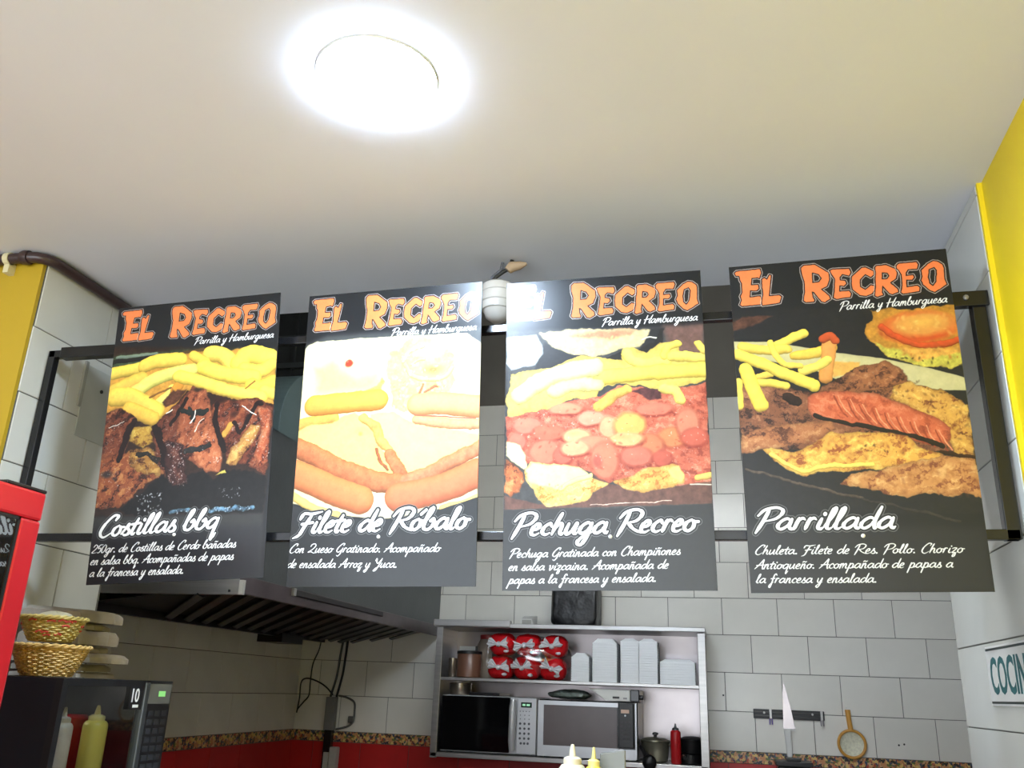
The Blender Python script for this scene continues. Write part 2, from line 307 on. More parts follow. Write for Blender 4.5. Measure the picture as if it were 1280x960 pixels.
GL = {
'a': ([[(.85,.75),(.6,1),(.25,.75),(.05,.3),(.25,.02),(.6,.3),(.88,.9)],[(.88,.95),(.75,.3),(.88,.02),(1.15,.25)]],1.02),
'b': ([[(.0,.4),(.5,1.6),(.6,2.15),(.42,1.9),(.15,.7),(.12,.15),(.45,0),(.8,.45),(.75,.95),(.55,.75),(1.0,.7)]],.95),
'c': ([[(.7,.75),(.55,1),(.2,.7),(.08,.25),(.3,0),(.75,.25)]],.72),
'd': ([[(.85,.75),(.6,1),(.25,.75),(.05,.3),(.25,.02),(.6,.3),(.88,.9)],[(1.2,2.15),(.85,.7),(.85,.05),(1.12,.25)]],1.02),
'e': ([[(.1,.42),(.48,.56),(.62,.88),(.44,1.02),(.14,.62),(.08,.14),(.32,-.02),(.74,.24)]],.76),
'f': ([[(.95,1.8),(.8,2.15),(.55,1.7),(.25,0),(.0,-.95),(-.15,-.7),(.2,.0),(.65,.25)],[(.1,.9),(.7,1.0)]],.7),
'g': ([[(.85,.75),(.6,1),(.25,.75),(.05,.3),(.25,.02),(.6,.3),(.88,.9)],[(.88,.95),(.6,-.3),(.25,-1),(.0,-.75),(.4,-.2),(1.1,.25)]],1.0),
'h': ([[(.62,2.1),(.33,1.1),(.05,0)],[(.15,.4),(.5,.95),(.7,.85),(.6,.2),(.72,0),(1.0,.25)]],.95),
'i': ([[(.32,.95),(.12,.2),(.25,0),(.58,.25)],[(.48,1.42),(.5,1.5)]],.52),
'l': ([[(.0,.25),(.5,1.5),(.6,2.1),(.42,1.8),(.12,.3),(.25,0),(.58,.25)]],.52),
'm': ([[(.25,.95),(0,0)],[(.08,.35),(.4,.95),(.55,.85),(.38,0)],[(.46,.35),(.8,.95),(.97,.85),(.85,.15),(.98,0),(1.25,.25)]],1.22),
'n': ([[(.25,.95),(0,0)],[(.08,.35),(.45,.95),(.62,.85),(.5,.15),(.62,0),(.9,.25)]],.88),
'o': ([[(.5,1.0),(.15,.7),(.05,.25),(.3,0),(.62,.3),(.66,.8),(.48,1.0)],[(.6,.8),(.95,.8)]],.86),
'p': ([[(.32,1.0),(-.22,-1)],[(.1,.4),(.5,.98),(.75,.8),(.6,.2),(.3,0),(.12,.2)],[(.6,.1),(.95,.25)]],.92),
'q': ([[(.85,.75),(.6,1),(.25,.75),(.05,.3),(.25,.02),(.6,.3),(.88,.9)],[(.88,.95),(.5,-1.0),(.85,-.5)]],.98),
'r': ([[(.3,1.0),(.14,.45),(.02,0)],[(.1,.45),(.28,.82),(.5,1.02),(.66,.86)]],.66),
's': ([[(-.05,.1),(.3,.7),(.46,1.04),(.5,.8)],[(.44,1.0),(.42,.66),(.6,.34),(.5,.04),(.22,-.02),(.06,.14)]],.68),
't': ([[(.5,1.65),(.15,.3),(.25,0),(.55,.25)],[(.02,1.0),(.72,1.1)]],.54),
'u': ([[(.22,.95),(.05,.25),(.2,0),(.55,.4),(.78,.95),(.62,.2),(.75,0),(1.0,.25)]],.95),
'v': ([[(.1,.9),(.25,.95),(.22,.1),(.3,0),(.65,.5),(.7,.95),(.95,.85)]],.86),
'y': ([[(.2,.95),(.08,.3),(.25,.05),(.55,.4),(.78,.95),(.45,-.3),(.1,-1),(-.1,-.75),(.3,-.2),(.95,.25)]],.92),
'z': ([[(.1,.85),(.35,1),(.65,.9),(.08,.05),(.5,0),(.35,-.7),(.1,-.75),(.3,-.2),(.8,.2)]],.76),
'C': ([[(1.25,1.55),(1.4,1.95),(1.0,2.0),(.4,1.2),(.15,.35),(.5,-.1),(1.15,.35)]],1.15),
'P': ([[(.75,1.8),(.45,.8),(.05,-.3)],[(.1,1.3),(.5,1.85),(1.2,2.05),(1.6,1.7),(1.25,1.05),(.5,.75)]],1.3),
'R': ([[(.75,1.8),(.45,.8),(.05,-.3)],[(.1,1.3),(.5,1.85),(1.2,2.05),(1.6,1.7),(1.25,1.05),(.5,.85)],[(.7,.85),(1.1,.3),(1.65,-.05)]],1.55),
'F': ([[(1.0,1.6),(.6,.6),(.3,-.2),(-.15,-.5)],[(.15,1.3),(.4,1.8),(1.0,1.75),(1.8,1.95)],[(.35,.8),(1.2,.95)]],1.2),
'A': ([[(-.05,0),(.6,.9),(1.25,2.0),(1.12,1.0),(1.12,0),(1.4,.2)],[(.2,.75),(1.35,.85)]],1.35),
'Q': ([[(.4,1.4),(.6,1.85),(1.1,2),(1.3,1.5),(.8,.7),(.1,.1),(.6,.2),(1.2,-.1),(1.55,.1)]],1.4),
'G': ([[(1.25,1.55),(1.35,1.95),(1.0,1.95),(.4,1.2),(.15,.4),(.5,.05),(1.0,.6),(1.2,1.0)],[(1.2,1.0),(.9,-.2),(.5,-.8),(.2,-.6)]],1.3),
'Y': ([[(.2,1.5),(.4,1.95),(.5,1.1),(.8,1.0),(1.3,1.9)],[(1.35,2),(1.0,.7),(.5,-.6),(.1,-.7),(.5,-.1),(1.2,.3)]],1.25),
'H': ([[(.6,1.9),(.1,-.1)],[(1.6,2.0),(1.05,.5),(1.1,0),(1.35,.2)],[(.0,.85),(1.45,1.1)]],1.35),
'2': ([[(.15,1.3),(.5,1.85),(.95,1.5),(.6,.8),(.05,.05),(.85,.05)]],.95),
'5': ([[(1.05,1.85),(.45,1.75),(.25,1.0),(.7,1.05),(.75,.4),(.4,0),(.05,.15)]],.9),
'0': ([[(.65,1.85),(.2,1.2),(.15,.3),(.4,0),(.8,.6),(.9,1.5),(.62,1.85)]],.98),
'.': ([[(.08,.06),(.14,.16),(.2,.08),(.12,.03),(.1,.1)]],.45), ' ': ([], .62)}
for ch_ in list(GL):                                          # lower ascenders, shorter joining strokes
    sts, ad_ = GL[ch_]; out_ = []
    for st_ in sts:
        st_ = [(x, y if y <= 1 or ch_.isupper() or ch_.isdigit() else 1+(y-1)*.82) for x, y in st_]
        if len(st_) > 3 and abs(st_[-1][1]-.25) < .03 and ch_.islower(): st_[-1] = (st_[-1][0]-.12, .16)
        out_.append(st_)
    GL[ch_] = (out_, ad_)
GL['ñ'] = (GL['n'][0]+[[(.25,1.35),(.45,1.52),(.65,1.4),(.88,1.56)]], GL['n'][1])
GL['ó'] = (GL['o'][0]+[[(.62,1.4),(.95,1.8)]], GL['o'][1])
def paint(spec, base=(35, 36, 39)):
    img = np.empty((TH, TW, 3), np.float32); img[:] = base
    YY, XX = np.mgrid[0:TH, 0:TW].astype(np.float32); XX = (XX+.5)/SP; YY = (YY+.5)/SP
    wx, wy = fbm(22), fbm(22); nz = fbm(12)*0.7+fbm(5)*0.4; wf, wg = fbm(6), fbm(6)
    def win(pts, pad):
        xs = [p[0] for p in pts]; ys = [p[1] for p in pts]
        x0 = max(0, int((min(xs)-pad)*SP)); x1 = min(TW, int((max(xs)+pad)*SP)+2); y0 = max(0, int((min(ys)-pad)*SP)); y1 = min(TH, int((max(ys)+pad)*SP)+2)
        return (slice(y0, y1), slice(x0, x1)) if x1 > x0 and y1 > y0 else None
    def over(s, a, c):
        img[s] = img[s]*(1-a[..., None])+c*a[..., None]
    for op in spec:
        k = op[0]
        if k == 'P':
            _, c, pts, soft, warp, n, e = op; s = win(pts, soft+warp+2)
            if not s: continue
            X = XX[s]+wx[s]*warp+wf[s]*warp*.22; Y = YY[s]+wy[s]*warp+wg[s]*warp*.22
            d, _d = seg_d(X, Y, pts, True); i = inside(X, Y, pts); sd = np.where(i, -d, d)
            a = np.clip(.5-sd/max(soft, .8), 0, 1); a = a*a*(3-2*a)
            sh = (1+n*nz[s]*1.4)*(1-e*np.exp(np.minimum(sd, 0)/7))
            over(s, a, np.clip(np.array(c, np.float32)*sh[..., None], 0, 255))
        elif k == 'M':                                           # cooked meat: dark / mid / light mottling along one direction, glossy ridges
            _, c0, c1, c2, gloss, pts, soft, warp, e, ang = op; s = win(pts, soft+warp+2)
            if not s: continue
            X = XX[s]+wx[s]*warp+wf[s]*warp*.22; Y = YY[s]+wy[s]*warp+wg[s]*warp*.22
            d, _d = seg_d(X, Y, pts, True); i = inside(X, Y, pts); sd = np.where(i, -d, d)
            a = np.clip(.5-sd/max(soft, .8), 0, 1); a = a*a*(3-2*a)
            ca, sa = math.cos(math.radians(ang)), math.sin(math.radians(ang)); xw = XX[s]+8*wf[s]; yw = YY[s]+8*wg[s]
            u = xw*ca+yw*sa; v = yw*ca-xw*sa
            g = .55*smp(u/2.2, v, 11)+.35*smp(u/1.8+77, v, 5)+.22*smp(u+31, v+9, 2.4)
            lo = np.clip(-g*2.1-.25, 0, 1)[..., None]; hi = np.clip(g*2.1-.25, 0, 1)[..., None]
            col = np.array(c1, np.float32)*(1-lo-hi)+np.array(c0, np.float32)*lo+np.array(c2, np.float32)*hi
            if gloss:
                rg = np.clip(1-np.abs(smp(u/1.5+13, v+5, 7))*11, 0, 1)*np.clip(smp(u+5, v+50, 13)*3-.1, 0, 1)
                col = col+(235-col)*(rg*gloss)[..., None]
            col = col*(1-e*np.exp(np.minimum(sd, 0)/5))[..., None]
            over(s, a, np.clip(col, 0, 255))
        elif k == 'T':
            _, c, r, pts, warp, n = op; s = win(pts, r+warp+3)
            if not s: continue
            X = XX[s]+wx[s]*warp+wf[s]*warp*.22; Y = YY[s]+wy[s]*warp+wg[s]*warp*.22
            d, dy = seg_d(X, Y, catmull(pts, 4)); t = d/r
            a = np.clip((r-d)/1.2+.5, 0, 1)
            q_ = np.clip(dy/r, -1, 1); sh = (1+n*nz[s])*(1.03-.12*q_-.13*np.clip(q_*2.2-.7, 0, 1)-.2*np.clip(t, 0, 1)**6)
            cc = np.array(c, np.float32)*sh[..., None]; cc[..., 2] *= (1-.12*np.clip(t, 0, 1)**2)
            over(s, a, np.clip(cc, 0, 255))
        elif k == 'E':
            _, c, x, y, rx, ry, al, soft = op; s = win([(x-rx, y-ry), (x+rx, y+ry)], 8)
            X = XX[s]+wx[s]*3; Y = YY[s]+wy[s]*3
            q = np.sqrt(((X-x)/max(rx, 1))**2+((Y-y)/max(ry, 1))**2)
            a = np.clip((1.05-q)/max(soft, .05), 0, 1)*al
            over(s, a, np.array(c, np.float32)*(1+.06*nz[s])[..., None])
        elif k == 'D':
            _, c, pts, n, r, al = op; s0 = [p for p in pts]; got = 0; xs = [p[0] for p in pts]; ys = [p[1] for p in pts]
            for _t in range(n*6):
                x = rng.uniform(min(xs), max(xs)); y = rng.uniform(min(ys), max(ys))
                if not inside(np.array([x]), np.array([y]), pts)[0]: continue
                rr = r*rng.uniform(.4, 1.1); s = win([(x, y)], rr*2.5+1)
                if s:
                    an = rng.uniform(0, 3.14); ca, sa = math.cos(an), math.sin(an); X = XX[s]-x; Y = YY[s]-y
                    q = np.sqrt((X*ca+Y*sa)**2/(rr*1.8)**2+(Y*ca-X*sa)**2/rr**2)
                    over(s, np.clip(1.3-q, 0, 1)*al*rng.uniform(.4, 1), np.array(c, np.float32))
                got += 1
                if got >= n: break
        elif k == 'L':
            rings = op[1]; s = win(rings[0], 4); X = XX[s]+wf[s]*.7; Y = YY[s]+wg[s]*.7
            d = None
            for j, rg in enumerate(rings):
                dd, _d = seg_d(X, Y, rg, True); ii = inside(X, Y, rg); sd = np.where(ii, -dd, dd)
                d = sd if j == 0 else np.maximum(d, -sd)
            over(s, np.clip(2.6-np.abs(d-2.7)*1.4-.9, 0, 1)*.8, np.array((232, 216, 208), np.float32))
            over(s, np.clip(1.7-d, 0, 1), np.array((40, 26, 22), np.float32))
            over(s, np.clip(-.3-d*1.1, 0, 1), np.array((244, 140, 84), np.float32)*(1+.05*nz[s])[..., None])
        elif k == 'W':
            _, txt, p0, p1, h, wd, style = op
            adv = sum(GL[ch][1] for ch in txt); L = math.hypot(p1[0]-p0[0], p1[1]-p0[1]); ux, uy = (p1[0]-p0[0])/L, (p1[1]-p0[1])/L
            sxx = L/adv; cur = 0; strokes = []
            for ch in txt:
                for st in GL[ch][0]:
                    q = [(p0[0]+((cur+x)*sxx+y*h*.16)*ux+y*h*uy, p0[1]+((cur+x)*sxx+y*h*.16)*uy-y*h*ux) for x, y in st]
                    strokes.append(catmull(q, 5))
                cur += GL[ch][1]
            for ps in ([(wd*.5+5.2, (150, 150, 150), .75), (wd*.5+4.0, (66, 66, 68), 1), (wd*.5+2.6, (40, 40, 42), 1), (wd*.5, (250, 250, 248), 1)] if style else [(wd*.5, (246, 246, 244), 1)]):
                R, c, al = ps
                for st in strokes:
                    s = win(st, R+2)
                    if not s: continue
                    d = pen_d(XX[s], YY[s], st, wd*.5)-(R-wd*.5)
                    over(s, np.clip(-d*SP+.5, 0, 1)*al, np.array(c, np.float32))
    return np.clip(img, 0, 255)
def poster_image(name, spec):
    a = paint(spec+ART['logo'])
    a = 255*(a/255)**1.12*0.91          # ink density of the print
    im = bpy.data.images.new(name, TW, TH)
    px = np.ones((TH, TW, 4), np.float32); px[..., :3] = a[::-1]/255.0
    im.pixels.foreach_set(px.ravel()); im.update(); im.pack()
    return im
def print_mat(name, im, rough):
    m = bpy.data.materials.new(name); m.use_nodes = True; N = m.node_tree.nodes; Lk = m.node_tree.links; b = N['Principled BSDF']
    t = N.new('ShaderNodeTexImage'); t.image = im; u = N.new('ShaderNodeUVMap'); u.uv_map = 'print'
    Lk.new(u.outputs[0], t.inputs[0]); Lk.new(t.outputs[0], b.inputs['Base Color']); b.inputs['Roughness'].default_value = rough; b.inputs['Specular IOR Level'].default_value = 0.34
    return m
ART = {
'logo': [
["L",[[[11.9,16.8],[17.3,12.2],[72.1,11.1],[74.4,21.4],[69.3,35.6],[64.5,32.9],[51.3,34.0],[49.1,50.6],[65.2,50.9],[66.5,61.1],[61.1,66.2],[46.1,64.9],[44.0,81.4],[68.1,80.1],[71.2,91.5],[67.5,102.2],[24.4,103.1],[19.7,98.3],[24.4,87.6],[22.1,77.3],[26.8,67.7],[27.3,45.3],[23.8,36.6],[22.5,25.2],[15.4,25.1]]]],
["L",[[[74.1,38.3],[80.4,34.4],[86.1,39.3],[91.9,28.7],[96.8,30.2],[93.2,51.2],[87.9,81.8],[111.7,81.6],[116.3,86.4],[111.2,101.4],[95.2,103.4],[71.3,104.7],[69.9,96.3],[74.3,77.3],[73.7,57.8]]]],
["L",[[[165.3,17.5],[171.7,11.4],[196.3,11.5],[205.5,18.0],[226.3,35.4],[226.8,52.0],[220.4,69.0],[206.3,75.5],[223.0,93.3],[224.2,101.0],[211.0,108.6],[203.6,105.8],[189.2,81.7],[185.4,80.2],[186.2,93.5],[189.5,100.8],[187.1,105.5],[168.7,105.1],[164.2,100.4],[168.9,79.9],[170.2,52.5],[167.2,41.1],[165.2,29.8]],[[189.6,32.0],[202.8,37.1],[208.7,47.6],[203.1,56.5],[188.4,57.4]]]],
["L",[[[228.8,30.1],[234.8,27.4],[272.4,28.7],[275.3,38.8],[270.6,47.7],[256.6,42.6],[250.3,48.6],[249.6,56.3],[260.9,58.4],[263.0,66.2],[256.7,72.2],[247.3,70.3],[246.0,84.4],[267.1,84.0],[271.1,92.0],[268.4,100.4],[236.5,103.1],[231.1,99.4],[234.8,80.1],[238.3,53.0],[232.6,41.5]]]],
["L",[[[276.1,49.9],[300.2,29.1],[307.9,28.7],[324.8,40.1],[324.7,49.9],[317.5,55.8],[306.0,47.1],[293.4,59.1],[292.6,76.5],[302.2,84.9],[315.6,74.1],[322.9,77.0],[321.7,88.7],[316.3,95.8],[302.5,101.1],[289.6,97.9],[274.9,82.5],[273.5,67.1]]]],
["L",[[[328.5,31.7],[332.7,27.7],[353.6,27.5],[371.3,37.9],[375.7,49.2],[371.3,63.9],[358.2,72.5],[371.6,87.7],[373.4,96.4],[359.8,101.7],[353.5,99.0],[340.6,79.6],[338.1,94.5],[340.2,101.1],[326.6,105.3],[321.3,101.7],[325.2,82.6],[326.4,61.0],[329.1,44.9]],[[343.1,46.2],[354.2,48.3],[357.3,55.1],[351.8,62.2],[341.4,62.3]]]],
["L",[[[374.8,31.7],[380.1,26.7],[419.4,26.1],[422.4,32.9],[418.3,44.4],[399.7,43.8],[394.3,50.9],[393.4,58.4],[408.4,57.6],[410.5,64.2],[405.1,70.2],[393.2,69.1],[392.2,86.3],[414.7,84.0],[419.6,89.7],[417.6,99.2],[382.1,102.5],[377.9,97.9],[382.4,82.2],[383.5,55.3],[379.1,44.1],[374.9,39.3]]]],
["L",[[[426.2,48.4],[441.8,33.7],[454.5,27.3],[463.5,29.2],[473.6,37.7],[475.3,46.5],[473.8,74.2],[476.8,87.3],[462.0,96.6],[449.2,104.0],[439.7,99.0],[426.7,84.0],[423.4,72.9],[427.3,62.5]],[[443.8,47.9],[454.5,43.5],[459.1,51.5],[455.0,77.9],[447.4,87.9],[440.9,80.9],[439.9,65.8]]]],
["W","Parrilla y Hamburguesa",[241.2,130.6],[472.5,130.3],10.3,2.36,0]],
'ribs': [
["P",[52,34,26],[[-44,111],[492,164],[474,610],[-4,594]],14,4,0.24,0],
["P",[72,88,62],[[-4,144],[240,143],[478,162],[483,246],[-6,201]],16,5,0.32,0],
["T",[120,135,120],5.4,[[12,150],[129,149]],3,0.08],
["T",[34,34,30],6.3,[[3,161],[126,158]],3,0.08],
["T",[90,70,45],13.4,[[213,160],[270,156]],3,0.08],
["P",[214,160,72],[[-6,187],[88,172],[173,151],[337,155],[407,155],[488,173],[485,318],[433,322],[376,300],[300,275],[233,264],[183,328],[138,352],[88,334],[32,302],[-6,308]],3,6,0.128,0.2],
["T",[238,205,94],17.9,[[-2,195],[87,187]],3,0.08],
["T",[243,205,94],20.6,[[99,182],[137,171],[204,171]],3,0.08],
["T",[246,206,100],23.2,[[290,163],[328,169],[359,197]],3,0.08],
["T",[244,196,88],14.3,[[242,163],[278,187]],3,0.08],
["T",[247,212,94],26.8,[[380,195],[409,174],[465,189]],3,0.08],
["T",[240,200,92],18.8,[[471,208],[444,224],[393,214]],3,0.08],
["T",[250,216,94],21.4,[[274,199],[333,223],[425,240]],3,0.08],
["T",[240,200,84],19.7,[[481,259],[443,269],[419,263]],3,0.08],
["T",[246,208,92],16.1,[[483,291],[453,279]],3,0.08],
["T",[232,190,90],21.4,[[17,245],[56,230],[94,219]],3,0.08],
["T",[226,176,94],15.2,[[119,231],[73,246]],3,0.08],
["T",[232,222,120],19.7,[[79,255],[124,227],[180,211],[241,205]],3,0.08],
["T",[236,224,120],14.3,[[137,300],[173,277],[189,256]],3,0.08],
["T",[214,150,60],13.4,[[195,261],[211,239],[200,220]],3,0.08],
["T",[250,214,98],17.9,[[205,220],[268,240],[346,270],[449,297]],3,0.08],
["T",[242,204,96],26.8,[[19,264],[71,269],[144,316]],3,0.08],
["T",[232,186,84],19.7,[[65,300],[101,317],[141,334]],3,0.08],
["P",[98,60,42],[[189,256],[160,290],[171,309],[216,286],[232,260]],6,6,0.32,0.1],
["T",[134,94,46],2.7,[[124,273],[184,251]],2,0.08],
["T",[152,108,49],2.2,[[402,270],[428,252]],2,0.08],
["M",[48,22,18],[122,66,44],[176,112,76],0.5,[[-6,313],[40,295],[90,325],[77,392],[65,453],[-1,453]],4,6,0.3,-35],
["M",[120,80,36],[190,150,66],[222,190,96],0.2,[[86,352],[138,352],[148,397],[117,413],[77,392]],6,6,0.2,-20],
["M",[60,32,24],[150,84,52],[196,136,84],0.35,[[-8,434],[57,426],[108,416],[175,430],[191,488],[130,518],[97,554],[71,569],[-1,569]],4,9,0.25,-50],
["M",[74,40,26],[168,122,62],[206,164,92],0.4,[[80,419],[135,410],[178,457],[178,495],[135,488],[85,459]],5,8,0.25,20],
["M",[44,20,16],[112,60,42],[150,92,64],0.5,[[140,370],[190,311],[225,282],[235,377],[223,447],[192,496],[158,442]],5,7,0.3,-60],
["M",[70,32,24],[156,88,58],[196,124,84],0.3,[[251,251],[287,265],[301,293],[323,358],[345,425],[345,477],[310,492],[242,448],[214,402],[213,344],[225,282]],3,5,0.3,-65],
["M",[110,56,38],[190,112,74],[214,142,98],0.2,[[294,364],[325,385],[352,456],[346,494],[290,477],[267,428]],7,5,0.15,-60],
["M",[40,18,14],[116,58,38],[160,92,58],0.5,[[324,291],[376,304],[436,300],[482,318],[480,423],[476,507],[426,483],[376,475],[335,412],[304,320]],4,7,0.35,-50],
["M",[120,70,36],[196,144,78],[224,184,110],0.5,[[427,371],[454,373],[443,407],[410,447],[390,480],[362,470],[373,432],[402,404]],4,5,0.25,-50],
["M",[110,48,30],[182,96,60],[210,140,100],0.6,[[442,323],[478,326],[478,397],[478,474],[457,489],[437,454],[456,395]],4,5,0.3,-70],
["T",[196,150,72],8.0,[[367,366],[349,395]],4,0.2],
["T",[36,18,16],8.9,[[86,336],[73,365],[54,439]],6,0.3],
["T",[32,16,14],10.7,[[153,362],[174,417],[199,475],[227,524]],8,0.3],
["T",[30,16,14],7.1,[[326,304],[324,362],[352,435]],6,0.3],
["T",[34,16,14],6.3,[[376,362],[397,390],[433,322],[450,315]],6,0.3],
["T",[34,18,14],5.4,[[195,356],[211,331],[235,287]],5,0.3],
["E",[52,26,22],334,296,25,13,1,0.8],
["E",[52,38,30],263,262,19,8,0.95,0.8],
["E",[58,30,22],375,340,13,10,0.8,0.8],
["T",[34,40,38],7.6,[[229,321],[253,330],[292,324]],8,0.4],
["T",[34,40,38],5.4,[[247,316],[255,348]],8,0.4],
["T",[44,44,44],8.0,[[249,427],[276,425],[308,420]],8,0.5],
["T",[40,36,32],6.3,[[105,429],[139,436],[168,451]],8,0.4],
["E",[52,46,46],22,480,22,12,0.9,0.7],
["P",[22,20,20],[[131,531],[182,491],[240,525],[251,496],[300,487],[334,510],[364,487],[476,507],[474,606],[284,603],[93,592],[76,574]],7,8,0.32,0],
["M",[30,18,18],[78,44,38],[120,76,64],1.0,[[186,400],[238,413],[256,518],[213,523],[189,470]],7,6,0.2,80],
["P",[206,192,94],[[335,500],[361,487],[366,496],[342,500]],3,4,0.16,0],
["D",[236,232,230],[[186,405],[244,422],[250,526],[203,514]],70,1.7,0.8],
["D",[236,232,230],[[239,378],[305,339],[326,420],[269,441]],34,1.5,0.7],
["D",[230,230,230],[[391,372],[470,343],[483,483],[452,472],[401,390]],44,1.7,0.8],
["D",[225,225,225],[[2,470],[57,461],[60,518],[6,505]],24,1.4,0.8],
["D",[220,210,200],[[4,350],[69,328],[61,346],[16,365]],20,1.3,0.8],
["D",[220,224,228],[[114,538],[187,539],[189,597],[120,593]],50,2.2,0.9],
["D",[200,205,210],[[345,536],[412,537],[410,566],[351,558]],26,1.5,0.8],
["D",[240,220,205],[[311,453],[352,452],[349,473],[317,466]],16,2.0,0.8],
["D",[220,205,190],[[79,414],[174,421],[182,496],[88,481]],26,1.3,0.7],
["T",[240,232,228],1.8,[[250,356],[259,339],[263,322]],4,0.08],
["T",[236,224,214],1.3,[[265,380],[277,354],[290,344]],4,0.08],
["T",[235,228,220],1.8,[[178,323],[196,315]],3,0.08],
["T",[215,210,205],1.3,[[14,353],[35,346],[55,335]],4,0.08],
["T",[240,236,232],1.3,[[396,319],[420,335],[439,345]],4,0.08],
["T",[80,104,122],5.8,[[220,593],[283,591]],8,0.8],
["T",[84,112,134],6.3,[[328,593],[381,593],[440,590]],8,0.8],
["D",[220,235,245],[[215,589],[340,584],[442,586],[438,598],[337,598],[221,597]],60,1.6,0.8],
["P",[60,60,58],[[-4,594],[239,603],[474,606],[478,803],[0,783]],12,2,0.04,0],
["P",[47,48,51],[[-5,619],[242,629],[476,639],[478,803],[-5,782]],30,2,0.04,0],
["W","Costillas bbq",[16.9,645.6],[353.8,637.9],25.9,8.04,1],
["W","250gr. de Costillas de Cerdo bañadas",[5.3,687.0],[405.9,689.8],11.2,2.77,0],
["W","en salsa bbq. Acompañadas de papas",[5.0,717.1],[401.8,720.4],11.2,2.77,0],
["W","a la francesa y ensalada.",[6.3,747.3],[269.9,749.4],11.2,2.77,0],
["P",[35,36,39],[[-60,-60],[545,-60],[545,112],[-60,112]],30,0,0,0]],
'fish': [
["P",[80,82,82],[[1,142],[62,113],[487,123],[491,300],[5,276]],22,2,0.04,0],
["P",[231,218,174],[[-5,159],[6,142],[33,132],[202,131],[448,138],[487,167],[487,408],[485,557],[397,582],[305,599],[229,607],[142,595],[53,573],[-12,559],[-8,388]],4,2,0.032,0],
["P",[228,206,134],[[32,206],[82,191],[154,239],[207,225],[227,261],[192,276],[42,277]],40,5,0.04,0],
["P",[236,214,130],[[232,191],[275,158],[328,139],[374,160],[415,197],[421,254],[405,296],[313,295],[293,341],[253,327],[245,262]],8,14,0.128,0.05],
["E",[235,220,172],352,180,47,30,0.9,1.2],
["E",[231,207,128],350,233,64,38,0.7,0.9],
["E",[226,128,84],361,229,34,16,0.9,0.8],
["T",[237,213,136],6.8,[[282,207],[302,239],[342,254],[386,252],[411,227]],3,0.08],
["T",[235,209,132],3.8,[[300,212],[318,202],[335,201]],3,0.08],
["T",[237,217,144],5.1,[[278,202],[294,177],[330,166]],3,0.08],
["D",[210,170,80],[[249,253],[342,249],[404,278],[388,303],[301,333],[257,327]],60,2.4,0.5],
["D",[250,246,210],[[246,192],[338,162],[404,278],[388,303],[301,333],[257,327]],70,3.6,0.5],
["T",[206,110,84],3.4,[[326,287],[334,266]],3,0.08],
["T",[206,110,84],3.4,[[339,288],[369,272]],3,0.08],
["E",[150,70,50],372,275,6,3,1,1.0],
["P",[224,178,90],[[43,284],[120,277],[174,275],[209,264],[226,243],[231,252],[219,278],[193,289],[76,292]],6,6,0.2,0],
["D",[232,196,130],[[47,273],[172,240],[225,226],[227,261],[193,285],[75,288]],40,2.2,0.4],
["D",[222,190,120],[[246,201],[320,161],[415,197],[417,271],[313,287],[293,333],[256,314]],90,3,0.45],
["E",[206,66,44],128,199,13,12,1,0.4],
["E",[240,140,110],124,194,4,3,0.8,0.8],
["T",[226,164,84],14.5,[[-6,360],[44,351],[98,345]],4,0.15],
["T",[240,164,78],28.1,[[39,309],[122,305],[214,302]],2,0.06],
["P",[242,217,128],[[-7,375],[35,359],[94,358],[124,338],[155,335],[188,353],[217,397],[237,439],[265,473],[266,504],[214,494],[146,469],[64,431],[-9,398]],4,4,0.04,0.05],
["P",[242,220,140],[[196,337],[258,335],[303,363],[390,383],[486,404],[486,424],[393,466],[309,503],[282,478],[245,423],[198,371]],4,4,0.04,0.05],
["E",[237,207,112],172,382,30,13,0.8,1],
["E",[200,160,60],172,389,9,6,0.6,0.9],
["T",[226,160,120],13.6,[[324,359],[390,371],[486,378]],4,0.12],
["T",[234,168,120],29.0,[[323,319],[388,320],[485,333]],2,0.06],
["T",[186,100,80],1.7,[[315,346],[389,354],[475,362]],2,0.08],
["T",[218,168,96],11.5,[[178,347],[211,371],[226,406],[254,436]],5,0.2],
["T",[194,122,82],16.2,[[255,446],[274,478],[292,505]],5,0.2],
["T",[160,96,60],3.8,[[219,430],[231,460],[248,483]],4,0.2],
["T",[200,122,80],25.6,[[-5,417],[41,436],[102,468],[170,495],[223,513],[280,519]],4,0.16],
["T",[208,132,96],18.8,[[301,515],[352,497],[406,474],[486,437]],5,0.18],
["D",[150,90,60],[[-2,401],[133,460],[223,505],[207,524],[89,475],[-3,439]],30,1.3,0.6],
["P",[242,234,200],[[208,553],[256,556],[267,594],[194,593]],4,1,0.0,0],
["T",[230,138,88],35.8,[[-2,485],[47,505],[102,529],[183,558]],2,0.06],
["T",[226,128,90],35.8,[[282,553],[345,545],[416,527],[483,499]],2,0.06],
["T",[240,200,120],9.4,[[-3,543],[53,573],[124,595]],3,0.05],
["T",[240,200,120],7.7,[[397,582],[447,572],[484,559]],3,0.05],
["P",[50,52,54],[[-13,560],[53,583],[142,603],[229,610],[305,603],[397,584],[485,558],[491,775],[-14,770]],3,1,0.04,0],
["W","Filete de Róbalo",[13.8,636.3],[460.8,632.4],26.4,8.53,1],
["W","Con Queso Gratinado. Acompañado",[-0.4,684.9],[394.4,686.6],10.7,2.64,0],
["W","de ensalada Arroz y Yuca.",[-2.8,721.5],[288.0,722.8],10.7,2.64,0],
["P",[35,36,39],[[-60,-60],[545,-60],[545,112],[-60,112]],34,0,0,0]],
'chicken': [
["P",[74,74,74],[[3,128],[485,146],[484,597],[-2,593]],14,2,0.12,0],
["P",[120,92,84],[[390,141],[487,142],[486,222],[408,210]],20,5,0.12,0],
